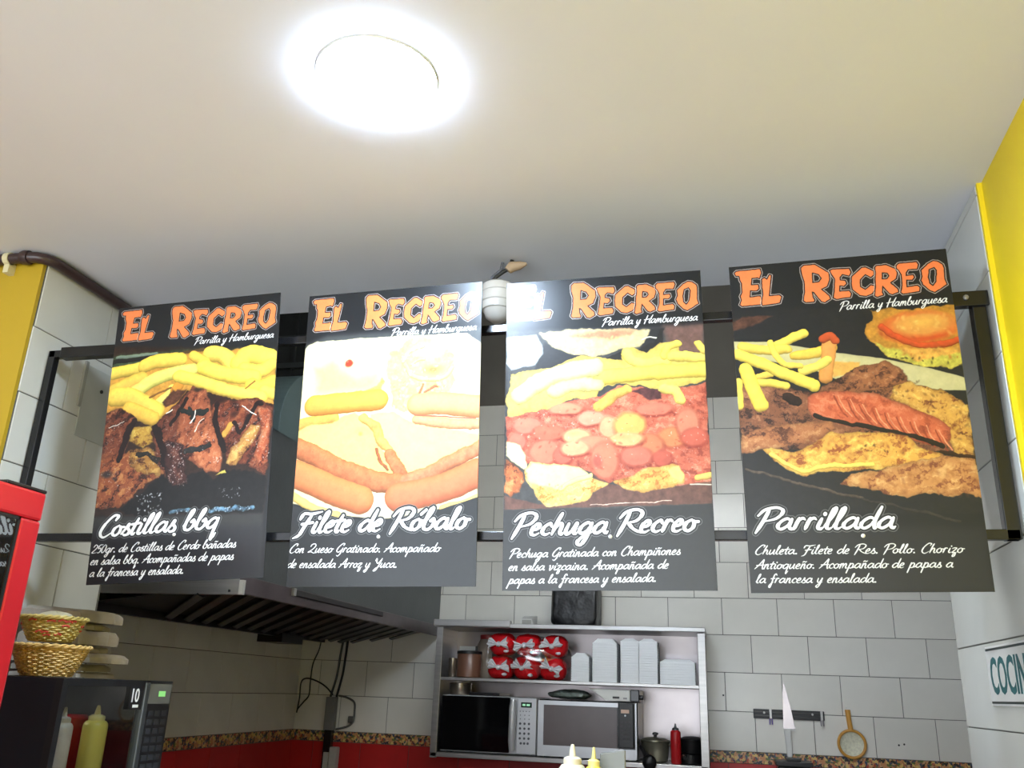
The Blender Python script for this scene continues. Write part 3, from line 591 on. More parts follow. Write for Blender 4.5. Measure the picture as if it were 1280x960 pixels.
["P",[52,52,54],[[98,166],[195,208],[238,219],[324,205],[376,185],[394,145],[360,144],[324,214],[221,228],[72,239]],8,2,0.08,0],
["P",[198,206,206],[[1,147],[76,144],[91,171],[95,194],[74,223],[14,234],[2,217]],6,3,0.064,0.05],
["P",[214,196,150],[[82,142],[152,134],[360,146],[351,170],[333,192],[282,194],[221,209],[173,205],[125,184]],5,6,0.096,0.05],
["P",[206,144,112],[[160,153],[248,144],[326,146],[282,167],[222,164]],12,6,0.12,0],
["D",[240,220,140],[[196,162],[343,161],[308,191],[221,196]],50,4,0.6],
["T",[220,216,205],2.1,[[338,174],[355,167],[374,171]],2,0.08],
["P",[46,44,44],[[238,217],[282,201],[324,201],[367,180],[386,145],[394,150],[384,186],[349,216],[290,222]],3,5,0.08,0],
["P",[226,196,104],[[14,246],[120,230],[186,208],[238,210],[290,222],[288,195],[316,191],[350,207],[380,181],[422,180],[425,210],[487,218],[485,284],[454,289],[404,302],[355,296],[280,280],[233,286],[228,317],[168,315],[120,335],[7,354],[3,318]],3,6,0.096,0.12],
["T",[238,212,112],14.4,[[301,204],[323,228],[391,233]],5,0.08],
["T",[236,208,100],10.1,[[387,218],[398,196],[422,188]],5,0.08],
["T",[240,214,110],12.7,[[408,219],[486,227]],5,0.08],
["T",[240,212,100],18.6,[[237,264],[322,259],[486,256]],4,0.08],
["T",[244,230,160],23.6,[[37,301],[107,259],[221,237]],5,0.08],
["T",[238,222,150],16.9,[[120,295],[172,280],[224,282]],6,0.08],
["T",[238,208,110],9.3,[[472,190],[483,209]],4,0.08],
["M",[156,76,60],[200,112,88],[222,150,120],0.4,[[1,353],[120,335],[172,317],[236,313],[279,284],[363,301],[404,302],[486,288],[484,534],[413,541],[355,495],[249,522],[183,484],[56,472],[3,432]],3,6,0.1,10],
["P",[92,56,56],[[304,303],[346,296],[383,301],[378,323],[353,326],[329,312]],5,5,0.24,0],
["T",[232,176,94],12.7,[[232,339],[262,314],[296,298]],5,0.15],
["T",[240,212,120],11.8,[[384,297],[412,307],[423,329]],4,0.12],
["E",[128,40,30],152,343,49,17,0.75,0.35],
["E",[214,144,112],150,339,46,16,1,0.3],
["E",[235,157,122],143,334,28,8,0.6,1],
["E",[128,40,30],57,381,42,24,0.75,0.35],
["E",[206,126,103],55,377,40,23,1,0.3],
["E",[226,137,111],49,371,24,12,0.6,1],
["E",[128,40,30],211,369,40,22,0.75,0.35],
["E",[212,155,127],210,365,38,20,1,0.3],
["E",[233,170,138],204,359,23,10,0.6,1],
["E",[128,40,30],109,400,49,24,0.75,0.35],
["E",[198,113,88],107,396,46,23,1,0.3],
["E",[217,123,96],100,390,28,12,0.6,1],
["E",[128,40,30],362,352,53,18,0.75,0.35],
["E",[206,126,103],361,348,51,17,1,0.3],
["E",[226,137,111],354,344,30,8,0.6,1],
["E",[128,40,30],253,392,27,31,0.75,0.35],
["E",[216,166,127],252,388,25,30,1,0.3],
["E",[237,182,138],248,380,15,15,0.6,1],
["E",[128,40,30],303,389,44,35,0.75,0.35],
["E",[226,176,100],302,385,42,34,1,0.3],
["E",[248,193,110],296,376,25,17,0.6,1],
["E",[128,40,30],177,411,40,21,0.75,0.35],
["E",[222,178,132],176,407,38,19,1,0.3],
["E",[244,165,110],170,402,23,10,0.6,1],
["E",[128,40,30],404,421,44,28,0.75,0.35],
["E",[206,133,91],403,418,42,27,1,0.3],
["E",[226,145,98],397,411,25,14,0.6,1],
["E",[128,40,30],350,441,36,35,0.75,0.35],
["E",[200,126,91],349,437,34,34,1,0.3],
["E",[220,137,98],345,429,20,17,0.6,1],
["E",[128,40,30],438,389,32,39,0.75,0.35],
["E",[204,135,108],437,385,30,38,1,0.3],
["E",[224,147,117],433,375,18,19,0.6,1],
["E",[128,40,30],452,423,36,27,0.75,0.35],
["E",[196,104,84],451,419,34,25,1,0.3],
["E",[215,113,91],447,413,20,13,0.6,1],
["E",[128,40,30],100,447,44,35,0.75,0.35],
["E",[206,126,100],99,444,42,34,1,0.3],
["E",[226,137,109],92,435,25,17,0.6,1],
["E",[128,40,30],143,457,27,27,0.75,0.35],
["E",[194,108,88],141,453,25,25,1,0.3],
["E",[213,117,96],138,447,15,13,0.6,1],
["E",[128,40,30],294,423,49,20,0.75,0.35],
["E",[220,178,127],292,419,46,19,1,0.3],
["E",[242,165,105],286,414,28,9,0.6,1],
["E",[128,40,30],219,433,49,27,0.75,0.35],
["E",[208,137,108],217,429,46,25,1,0.3],
["E",[228,150,117],211,423,28,13,0.6,1],
["E",[128,40,30],317,465,44,29,0.75,0.35],
["E",[200,119,98],316,461,42,28,1,0.3],
["E",[220,129,106],310,454,25,14,0.6,1],
["E",[128,40,30],243,472,38,52,0.75,0.35],
["E",[206,128,100],242,468,36,51,1,0.3],
["E",[226,139,109],237,455,22,25,0.6,1],
["E",[128,40,30],172,441,40,22,0.75,0.35],
["E",[218,166,127],171,437,38,21,1,0.3],
["E",[239,182,138],165,431,23,11,0.6,1],
["E",[128,40,30],31,420,27,27,0.75,0.35],
["E",[200,117,96],30,416,25,25,1,0.3],
["E",[220,127,104],26,409,15,13,0.6,1],
["E",[128,40,30],377,471,27,22,0.75,0.35],
["E",[190,99,81],376,467,25,21,1,0.3],
["E",[209,108,87],373,462,15,11,0.6,1],
["E",[176,92,79],225,472,14,21,0.8,0.6],
["D",[246,226,216],[[20,345],[480,335],[481,510],[274,510],[65,464]],110,1.5,0.6],
["D",[150,44,32],[[2,353],[481,318],[481,518],[274,510],[65,464]],70,3,0.4],
["P",[244,228,170],[[4,415],[38,425],[52,451],[56,481],[48,485],[17,463],[4,450]],4,3,0.04,0.05],
["P",[112,80,70],[[1,547],[82,569],[174,572],[249,524],[333,544],[484,524],[484,576],[2,581]],4,2,0.16,0],
["M",[96,52,36],[190,112,66],[220,156,100],0.15,[[3,458],[22,472],[43,489],[48,510],[36,539],[19,550],[1,539]],4,6,0.2,60],
["M",[206,140,70],[240,200,118],[250,224,150],0.05,[[48,489],[65,468],[120,474],[183,484],[216,513],[251,524],[215,544],[199,562],[166,574],[103,575],[82,557],[72,532],[52,510]],3,5,0.18,-20],
["P",[246,226,160],[[52,485],[73,471],[179,483],[208,505],[149,520],[133,533],[86,528],[61,511]],8,5,0.048,0],
["T",[244,226,150],5.9,[[137,533],[166,517],[208,505]],3,0.08],
["M",[186,120,62],[230,178,98],[244,208,132],0.05,[[259,520],[298,507],[347,487],[408,483],[423,505],[425,529],[385,539],[333,545],[285,540]],3,5,0.2,-10],
["P",[240,214,130],[[387,496],[412,486],[424,509],[418,523],[394,516]],6,4,0.064,0],
["T",[226,190,110],6.8,[[454,517],[485,510]],3,0.08],
["T",[214,204,196],1.7,[[437,531],[483,532]],1,0.08],
["D",[120,70,30],[[107,520],[199,525],[170,562],[116,565]],12,1.8,0.7],
["D",[120,70,30],[[282,514],[395,500],[386,528],[297,535]],10,1.6,0.7],
["T",[205,180,170],1.3,[[207,573],[332,570],[392,567]],3,0.4],
["P",[62,63,64],[[0,582],[247,583],[485,576],[484,787],[2,792]],5,1,0.032,0],
["W","Pechuga Recreo",[20.1,642.0],[445.0,636.0],25.3,8.02,1],
["W","Pechuga Gratinada con Champiñones",[15.9,693.0],[407.6,688.7],10.1,2.62,0],
["W","en salsa vizcaina. Acompañada de",[13.9,722.7],[380.4,719.3],10.1,2.62,0],
["W","papas a la francesa y ensalada.",[14.4,752.4],[352.9,748.1],10.1,2.62,0],
["P",[35,36,39],[[-60,-60],[545,-60],[545,104],[-60,104]],26,0,0,0]],
'grill': [
["P",[40,40,42],[[0,110],[489,139],[482,606],[-8,594]],10,2,0.08,0],
["P",[92,62,50],[[0,138],[39,130],[93,131],[72,143],[37,157],[0,162]],6,6,0.24,0],
["P",[206,150,62],[[309,140],[342,138],[489,139],[486,278],[453,286],[417,283],[370,265],[334,252],[306,219],[288,189],[291,173],[307,161]],4,8,0.16,0.1],
["P",[200,190,86],[[306,214],[350,233],[484,252],[486,278],[453,286],[409,282],[370,265],[334,252]],6,8,0.2,0],
["E",[212,96,46],406,185,89,42,1,0.3],
["E",[226,160,82],414,178,79,32,1,0.4],
["E",[236,186,92],417,173,54,20,0.8,0.9],
["T",[206,90,46],7.9,[[328,179],[362,208],[419,230],[485,223]],4,0.1],
["P",[222,170,84],[[359,233],[418,238],[481,239],[481,252],[392,267]],8,8,0.16,0],
["D",[180,90,40],[[310,178],[482,232],[477,272],[371,255]],24,3.5,0.5],
["D",[60,50,30],[[324,221],[395,246],[463,271],[445,275],[348,253]],10,2.5,0.8],
["D",[246,220,130],[[359,155],[477,159],[472,205],[355,191]],24,5,0.4],
["P",[208,200,150],[[0,190],[83,196],[220,232],[321,253],[417,283],[486,308],[488,338],[420,334],[343,304],[232,303],[178,274],[-2,219]],2.5,1,0.04,0.05],
["P",[226,176,92],[[204,254],[274,259],[272,279],[214,291]],5,4,0.08,0],
["M",[62,40,34],[140,92,66],[178,126,92],0.15,[[3,284],[62,287],[108,311],[169,325],[253,278],[324,262],[363,285],[369,316],[430,330],[486,373],[483,479],[370,465],[193,428],[158,456],[73,455],[-1,455]],4,6,0.2,20],
["M",[128,76,44],[214,164,84],[240,200,112],0.1,[[352,305],[386,317],[430,330],[486,373],[484,482],[447,480],[433,448],[429,414],[371,371],[329,344],[341,319]],4,8,0.2,30],
["M",[84,50,38],[164,108,72],[200,142,98],0.15,[[169,325],[232,308],[263,274],[301,266],[329,260],[358,285],[362,311],[322,328],[248,329],[201,332]],3,6,0.25,-15],
["D",[60,34,24],[[193,316],[363,285],[486,373],[483,470],[434,438],[381,367]],60,3,0.5],
["D",[236,190,90],[[359,320],[486,373],[483,470],[434,438],[381,367]],46,4,0.5],
["M",[170,84,56],[208,112,76],[226,138,100],0.12,[[154,334],[174,323],[230,323],[303,335],[363,366],[422,399],[445,420],[438,448],[423,462],[389,454],[312,423],[223,404],[159,381],[151,360]],3,3,0.28,25],
["T",[158,74,50],1.5,[[211,333],[218,357],[234,383]],3,0.2],
["T",[228,150,114],1.5,[[218,334],[226,357],[243,382]],3,0.2],
["T",[158,74,50],1.5,[[236,345],[243,368],[259,394]],3,0.2],
["T",[228,150,114],1.5,[[244,345],[252,369],[269,393]],3,0.2],
["T",[158,74,50],1.5,[[262,357],[269,380],[285,406]],3,0.2],
["T",[228,150,114],1.5,[[269,357],[277,380],[294,404]],3,0.2],
["T",[158,74,50],1.5,[[288,368],[294,391],[310,417]],3,0.2],
["T",[228,150,114],1.5,[[295,368],[302,391],[319,416]],3,0.2],
["T",[158,74,50],1.5,[[313,379],[319,402],[335,428]],3,0.2],
["T",[228,150,114],1.5,[[320,380],[328,403],[344,427]],3,0.2],
["T",[158,74,50],1.5,[[338,391],[344,413],[359,439]],3,0.2],
["T",[228,150,114],1.5,[[345,391],[352,414],[368,438]],3,0.2],
["T",[158,74,50],1.5,[[363,402],[369,424],[384,449]],3,0.2],
["T",[228,150,114],1.5,[[370,402],[377,425],[393,448]],3,0.2],
["T",[158,74,50],1.5,[[387,413],[393,435],[408,460]],3,0.2],
["T",[228,150,114],1.5,[[394,413],[401,436],[417,459]],3,0.2],
["T",[158,74,50],1.5,[[412,424],[418,446],[432,471]],3,0.2],
["T",[228,150,114],1.5,[[419,424],[426,446],[441,470]],3,0.2],
["M",[100,62,46],[182,122,82],[212,160,110],0.1,[[-1,414],[63,397],[125,394],[196,393],[208,413],[174,427],[136,440],[69,450],[1,458]],4,6,0.25,-10],
["T",[40,30,26],4.9,[[165,376],[205,393],[286,412],[373,438],[423,460]],4,0.2],
["T",[50,34,28],9.8,[[107,332],[130,343]],6,0.3],
["M",[164,98,54],[230,178,88],[246,210,112],0.05,[[47,454],[64,447],[115,462],[154,441],[193,420],[249,420],[321,424],[355,435],[371,455],[431,482],[423,496],[348,498],[276,505],[213,508],[172,506],[131,519],[102,504],[67,478]],3,6,0.2,-15],
["D",[150,84,44],[[169,427],[351,435],[392,466],[233,489],[96,464]],70,5,0.35],
["D",[60,40,26],[[237,450],[282,451],[351,474],[253,465]],14,2.4,0.7],
["T",[246,214,110],4.9,[[63,465],[130,505],[177,494],[277,495]],4,0.1],
["M",[140,84,56],[206,150,92],[230,184,122],0.05,[[205,534],[230,513],[276,508],[349,493],[421,479],[486,484],[486,578],[454,563],[427,570],[377,559],[341,569],[297,561],[246,543]],3,6,0.2,-10],
["D",[140,84,50],[[239,518],[480,489],[483,569],[315,559]],70,5,0.35],
["T",[60,36,26],3.4,[[417,472],[485,486]],4,0.2],
["T",[245,214,100],10.8,[[100,206],[132,191],[157,181]],3,0.08],
["T",[238,204,96],11.8,[[19,204],[72,216],[116,217]],3,0.08],
["T",[240,200,90],11.8,[[134,234],[177,231],[216,221]],3,0.08],
["T",[226,160,90],15.7,[[213,200],[208,234],[196,290]],3,0.08],
["T",[196,92,50],9.8,[[199,199],[214,192],[225,203]],3,0.08],
["T",[246,218,110],10.8,[[150,272],[179,263],[204,249]],3,0.08],
["T",[246,212,100],6.9,[[82,198],[93,231],[113,254],[146,261]],3,0.08],
["T",[236,200,96],7.9,[[48,279],[77,275]],3,0.08],
["T",[240,206,96],8.9,[[47,294],[81,296],[109,306]],3,0.08],
["T",[246,216,100],13.8,[[7,223],[55,245],[111,277],[170,308]],3,0.08],
["T",[244,212,96],15.7,[[22,261],[36,307],[50,347]],3,0.08],
["T",[240,206,96],8.9,[[5,289],[4,347]],3,0.08],
["T",[86,74,66],3.4,[[8,496],[92,521],[181,551],[248,567]],4,0.3],
["T",[58,54,52],3.0,[[247,569],[355,598],[438,623]],4,0.3],
["P",[47,48,50],[[-10,619],[482,638],[486,768],[-1,767]],30,1,0.024,0],
["W","Parrillada",[17.7,631.4],[308.0,633.8],23.6,7.38,1],
["W","Chuleta. Filete de Res. Pollo. Chorizo",[13.0,685.1],[435.9,687.5],9.8,2.46,0],
["W","Antioqueño. Acompañado de papas a",[11.7,716.5],[412.5,717.5],9.8,2.46,0],
["W","la francesa y ensalada.",[11.8,746.6],[260.3,747.2],9.8,2.46,0],
["P",[35,36,39],[[-60,-60],[545,-60],[545,100],[-60,100]],22,0,0,0]],
}
# ------------------------------------------------------------------ posters
POST = [
 ('ribs', (-1.3626, 1.9775, 2.1624), (0.0392, -0.0539, 0.0492), 'menu poster reading Costillas bbq, glazed ribs under yellow chips, leftmost of the row'),
 ('fish', (-0.8011, 1.9868, 2.1564), (0.0599, -0.0106, -0.0117), 'menu poster reading Filete de Róbalo, fish with sausages on a white plate'),
 ('chicken', (-0.2502, 1.9871, 2.1528), (0.0441, -0.0137, 0.0269), 'menu poster reading Pechuga Recreo, chicken in red mushroom sauce with chips'),
 ('grill', (0.3039, 1.9838, 2.155), (0.0644, -0.0156, -0.0065), 'menu poster reading Parrillada, mixed grill with chorizo and chips, rightmost of the row')]
M_pedge = mat('poster_board_edge', (52, 52, 54), 0.5)
M_screw = mat('screw_head', (224, 224, 220), 0.35, 0.2)
SCREWS = [(-0.009, -0.2658), (-0.0068, -0.2651), (0.009, -0.2635), (-0.0009, -0.265)]
for (nm, loc, rot, lab), (sx_, sz_) in zip(POST, SCREWS):
    im = poster_image('print_'+nm, ART[nm]); pm = print_mat('poster_print_'+nm, im, 0.29)
    t = thing('menu_poster', lab, 'poster', loc, 'menu posters on the pipe frame', rot)
    hw, hh = 0.2425, 0.384
    q = MB(); q.box(-hw, hw, 0.0005, 0.004, -hh, hh, mi=0); q.add([(-hw, 0, -hh), (hw, 0, -hh), (hw, 0, hh), (-hw, 0, hh)], [(0, 1, 2, 3)], 1)
    o = q.build('printed_panel', [M_pedge, pm], t, local=True)
    uv = o.data.uv_layers.new(name='print')
    for p in o.data.polygons:
        for li in p.loop_indices:
            v = o.data.vertices[o.data.loops[li].vertex_index].co; uv.data[li].uv = ((v.x+hw)/(2*hw), (v.z+hh)/(2*hh))
    MB().lathe((sx_, 0, sz_), [(0.0045, 0.0005), (0.0045, -0.001), (0.003, -0.0025), (0.0005, -0.003)], 12, 'Y').build('screw', M_screw, t, smooth=True, local=True)

# ------------------------------------------------------------------ pipe frame that carries them
t = thing('poster_frame', 'black square-tube steel frame spanning the opening behind the posters', 'frame', (-0.64, 2.04, 1.9))
box(-1.90, 0.618, 2.03, 2.052, 2.428, 2.450).build('top_bar', M_blackm, t, bevel=0.002)
box(-1.86, -1.5, 2.026, 2.056, 2.424, 2.457).build('bar_sleeve', M_blackm, t, bevel=0.002)
box(-1.90, 0.626, 2.03, 2.052, 1.887, 1.909).build('bottom_bar', M_blackm, t, bevel=0.002)
box(-1.903, -1.88, 2.03, 2.052, 1.887, 2.45).build('side_bar', M_blackm, t, bevel=0.002)
box(0.598, 0.628, 2.03, 2.06, 1.887, 2.456).build('side_bar', M_blackm, t, bevel=0.002)
b = box(0.53, 0.634, 2.022, 2.03, 2.425, 2.462).build('corner_plate', M_blackm, t, bevel=0.002)
for x in (0.55, 0.585): MB().lathe((x, 2.022, 2.445), [(0.006, 0), (0.006, -0.004), (0.003, -0.006)], 8, 'Y').build('bolt', M_steel, b)

# ------------------------------------------------------------------ ceiling lamp in view, unseen fill lamps
M_led = mat('lamp_diffuser', (255, 255, 255), 0.5, emit=(208, 230, 255), estr=175)
M_led_fill = mat('fill_lamp_diffuser', (255, 255, 255), 0.5, emit=(238, 242, 255), estr=85)
def led_lamp(x, y, label, r=0.121, M_led=M_led):
    t = thing('ceiling_lamp', label, 'lamp', (x, y, ZC))
    MB().lathe((x, y, ZC), [(r+.002, 0), (r+.003, -0.0045), (r+.002, -0.0055), (r+.001, -0.0055), (r+.001, -0.002)], 48).build('rim', M_white, t, smooth=True)
    MB().lathe((x, y, ZC), [(r, -0.003), (r, -0.0085), (r-.004, -0.0105), (r*.5, -0.012), (0.005, -0.0125)], 48).build('diffuser', M_led, t, smooth=True)
led_lamp(-0.640, 1.372, 'round white flush LED lamp glowing on the ceiling above the posters')
led_lamp(-0.9, -2.6, 'added round fill lamp on the ceiling near the shop entrance, unseen behind the viewer', M_led=M_led_fill)  # added fill lamp behind the camera, brightens room and poster faces
t = thing('kitchen_fill_light', 'added fill light, a long batten on the kitchen side above the opening, out of sight', 'lamp', (-0.2, 2.5, 3.05))  # added fill light for back wall and shelf, hidden by the ceiling
box(-1.0, 0.6, 2.462, 2.50, 3.02, 3.08).build('batten', M_white, t)
MB().tube([(-0.97, 2.53, 3.05), (0.57, 2.53, 3.05)], 0.018, 12).build('fill_tube', mat('fill_tube_glow', (255, 255, 255), 0.5, emit=(240, 246, 250), estr=74), t)

# ------------------------------------------------------------------ conduit along the ceiling
M_conduit = mat('brown_painted_pipe', (58, 42, 42), 0.3, var=0.2)
t = thing('ceiling_pipe', 'glossy dark brown conduit pipe bending around the yellow pillar under the ceiling', 'pipe', (-1.89, 1.93, 2.7))
yy, zz, rr_ = 1.922, 2.706, 0.0165
pts = [(-3.6, yy, zz), (-2.4, yy, zz), (-1.945, yy, zz)]+[(-1.945+0.055*math.sin(a), yy+0.055-0.055*math.cos(a), zz) for a in (0.4, 0.8, 1.2, 1.57)]+[(-1.89, 2.1, zz), (-1.89, 2.45, zz)]
MB().tube(pts, rr_, 14).build('pipe', M_conduit, t, smooth=True)
MB().lathe((-1.955, yy, zz), [(rr_+.004, -0.012), (rr_+.006, 0), (rr_+.004, 0.012)], 14, 'X').build('elbow_collar', M_conduit, t, smooth=True)
q = MB(); q.lathe((-2.015, yy, zz), [(rr_+.003, -0.009), (rr_+.003, 0.009)], 14, 'X'); q.box(-2.024, -2.006, yy-0.004, 1.944, zz-0.045, zz-0.012)
q.build('clamp', mat('cream_clamp', (206, 198, 160), 0.6), t)

# ------------------------------------------------------------------ ceramic fitting on wires
M_cer = mat('aged_white_ceramic', (196, 190, 180), 0.25, var=0.06)
t = thing('ceramic_lamp_holder', 'ribbed white ceramic lamp holder hanging from taped wires between the two middle posters', 'lamp holder', (-0.575, 2.2, 2.60))
MB().lathe((-0.583, 2.2, 2.60), [(r*1.15, h*1.15) for r, h in [(0.012, 0.048), (0.03, 0.045), (0.042, 0.036), (0.0435, 0.018), (0.041, 0.016), (0.042, -0.008), (0.0395, -0.010), (0.038, -0.028), (0.034, -0.030), (0.028, -0.048), (0.014, -0.058), (0.003, -0.060)]], 28).build('holder', M_cer, t, smooth=True)
MB().tube([(-0.605, 2.2, 2.652), (-0.59, 2.195, 2.672), (-0.57, 2.2, 2.690), (-0.55, 2.2, 2.70), (-0.545, 2.2, ZC-0.001)], 0.006, 8).build('wire', M_black, t, smooth=True)
MB().tube([(-0.60, 2.21, 2.65), (-0.605, 2.21, 2.68), (-0.58, 2.21, 2.70), (-0.575, 2.21, ZC-0.001)], 0.005, 8).build('wire', mat('grey_wire', (90, 90, 96), 0.5), t, smooth=True)
MB().tube([(-0.555, 2.195, 2.690), (-0.545, 2.195, 2.702), (-0.52, 2.195, 2.704), (-0.50, 2.195, 2.708)], [0.012, 0.016, 0.012, 0.004], 10).build('tape', mat('tan_tape', (176, 150, 120), 0.7), t, smooth=True)

# ------------------------------------------------------------------ cover plate on the left pillar
t = thing('junction_cover', 'pale grey cover plate on the tiled pillar left of the ribs poster', 'cover plate', (-1.905, 2.22, 2.42))
M_plate = mat('pale_grey_plate', (176, 178, 170), 0.5)
box(-1.9065, -1.903, 2.20, 2.42, 2.24, 2.47).build('plate', M_plate, t, bevel=0.002)
box(-1.9065, -1.899, 2.185, 2.20, 2.33, 2.478).build('flange', mat('grey_flange', (150, 150, 142), 0.6), t, bevel=0.002)
MB().lathe((-1.903, 2.278, 2.405), [(0.006, 0.0), (0.006, 0.003)], 10, 'X').build('screw', M_black, t)

# ------------------------------------------------------------------ extractor hood
t = thing('extractor_hood', 'large greasy steel extractor hood over the kitchen left side, partly behind the posters', 'extractor hood', (-2.1, 4.0, 1.8))
X0, X1, Y0, Y1 = -2.52, -1.65, 2.86, 5.19
box(X1-0.004, X1, Y0, Y1, 1.90, 2.471).build('side_panel', M_steel_d, t)
box(X0, X1, Y0, Y0+0.004, 1.87, 2.471).build('front_panel', M_steel, t)
box(X0, X1, Y0, Y1, 2.467, 2.471).build('top_panel', M_steel_d, t)
q = MB(); q.box(X1-0.006, X1+0.010, Y0-0.008, Y1, 1.838, 1.900); q.build('side_lip', mat('hood_lip_steel', (96, 84, 88), 0.3, 0.8, var=0.15), t, bevel=0.002)
box(X0, X1+0.010, Y0-0.010, Y0+0.006, 1.834, 1.872).build('front_lip', M_steel, t, bevel=0.002)
box(X1-0.002, X1+0.014, Y0-0.014, Y0+0.002, 1.834, 1.885).build('corner_bead', mat('bright_weld', (210, 206, 200), 0.3, 0.6), t)
box(X1+0.0, X1+0.018, 3.246, 4.215, 1.872, 1.896).build('side_rail', M_hoodin, t, bevel=0.004)
box(X1+0.0, X1+0.022, 3.225, 3.246, 1.870, 1.90).build('rail_end', M_steel, t, bevel=0.002)
# baffle filters on an inclined bank
za, zb, xa, xb = 1.846, 1.785, -1.672, -2.24
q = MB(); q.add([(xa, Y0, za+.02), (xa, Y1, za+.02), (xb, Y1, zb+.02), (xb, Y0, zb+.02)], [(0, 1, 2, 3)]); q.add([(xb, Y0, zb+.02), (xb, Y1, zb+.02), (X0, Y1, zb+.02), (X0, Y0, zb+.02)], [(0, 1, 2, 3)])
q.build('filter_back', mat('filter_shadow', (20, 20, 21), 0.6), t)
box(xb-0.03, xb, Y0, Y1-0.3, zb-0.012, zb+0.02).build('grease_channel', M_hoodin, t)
M_baf = mat('baffle_steel', (40, 42, 42), 0.35, 0.6, var=0.15)
for k in range(17):
    y = 2.72+0.135*k
    a = Vector((xa, y, za)); b = Vector((xb, y+0.62, zb))
    if a.y < Y0+0.01: a = a.lerp(b, (Y0+0.01-a.y)/(b.y-a.y))
    if b.y > Y1-0.01: b = a.lerp(b, (Y1-0.01-a.y)/(b.y-a.y))
    if (b-a).length < 0.05: continue
    d = Vector((0, 0.03, 0)); up = Vector((0, 0, 0.006)); lo = Vector((0, 0.012, -0.006))
    MB().add([a-d, a+lo, a+d, b+d, b+lo, b-d, a-d+up, a+d+up, b+d+up, b-d+up], [(0, 1, 4, 5), (1, 2, 3, 4), (0, 6, 7, 2, 1), (5, 4, 3, 8, 9), (0, 5, 9, 6), (2, 7, 8, 3), (6, 9, 8, 7)]).build('baffle', M_baf, t)
box(-2.34, -2.20, 4.28, 4.52, 1.742, 1.787).build('grease_cup', M_hoodin, t)
# blower and duct on top
tf = thing('blower_housing', 'grey-green round blower housing on top of the extractor hood', 'blower', (-1.75, 3.32, 2.471))
M_fan = mat('grey_green_paint', (82, 98, 98), 0.5, 0.1, var=0.06)
arc = [(3.345+0.275*math.cos(a), 2.545+0.275*math.sin(a)) for a in [math.radians(-12+204*k/30) for k in range(31)]]
n_ = len(arc); q = MB().add([(-1.95, y, max(z, 2.473)) for y, z in arc]+[(-1.70, y, max(z, 2.473)) for y, z in arc], [tuple(range(n_)), tuple(range(n_, 2*n_))[::-1]]+[(i, (i+1) % n_, n_+(i+1) % n_, n_+i) for i in range(n_)])
q.build('scroll', M_fan, tf, bevel=0.003)
MB().lathe((-1.70, 3.345, 2.62), [(0.05, 0), (0.05, 0.02), (0.02, 0.03)], 20, 'X').build('motor_hub', M_steel_d, tf, smooth=True)

td = thing('exhaust_duct', 'black flanged exhaust duct rising above the hood between the two left posters', 'duct', (-2.1, 4.1, 2.47))
M_duct = mat('sooty_duct', (44, 46, 46), 0.5, 0.3, var=0.25, nscale=6, bump=0.1)
box(-2.46, -1.80, 3.8, 4.4, 2.472, 4.19).build('duct_shaft', M_duct, td)
for z in (3.20, 3.05, 2.86): box(-2.49, -1.77, 3.77, 4.43, z, z+0.028).build('flange', mat('flange_steel', (70, 74, 74), 0.4, 0.5), td, bevel=0.002)
for x in (-2.36, -2.22, -2.08, -1.94): box(x, x+0.018, 3.785, 3.80, 2.5, 4.1).build('rib', M_duct, td)

# ------------------------------------------------------------------ steel shelf unit
t = thing('steel_shelf_unit', 'open stainless steel wall shelf with microwaves and foam trays on the back wall', 'shelf', (-0.8, 5.0, 1.2))
SX0, SX1, SY0, SY1 = -1.53, -0.085, 4.80, 5.185
box(SX0, SX1, SY1-0.006, SY1, 1.20, 1.90).build('back_panel', mat('polished_back_steel', (168, 160, 160), 0.3, 1.0, var=0.12, nscale=3, bump=0.08, bscale=6), t)
box(SX0, SX0+0.004, SY0, SY1, 1.2, 1.90).build('side_panel', M_steel, t); box(SX1-0.004, SX1, SY0, SY1, 1.2, 1.87).build('side_panel', M_steel, t)
box(SX0-0.002, SX0+0.034, SY0-0.012, SY0+0.006, 1.20, 1.87).build('upright', M_steel, t, bevel=0.002); box(SX1-0.036, SX1+0.004, SY0-0.012, SY0+0.006, 1.20, 1.862).build('upright', M_steel, t, bevel=0.002)
box(SX0-0.01, SX1+0.006, SY0-0.014, SY1, 1.868, 1.892).build('top_shelf', M_steel, t, bevel=0.003)
box(SX0-0.02, -1.115, SY0-0.024, SY0+0.02, 1.872, 1.908).build('top_front_strip', M_steel, t, bevel=0.003)
box(SX0+0.006, SX1-0.006, SY0-0.004, SY1-0.008, 1.59, 1.606).build('middle_shelf', M_steel, t, bevel=0.002)
box(SX0, SX1, SY0-0.012, SY1, 1.205, 1.228).build('bottom_shelf', M_steel, t, bevel=0.003)

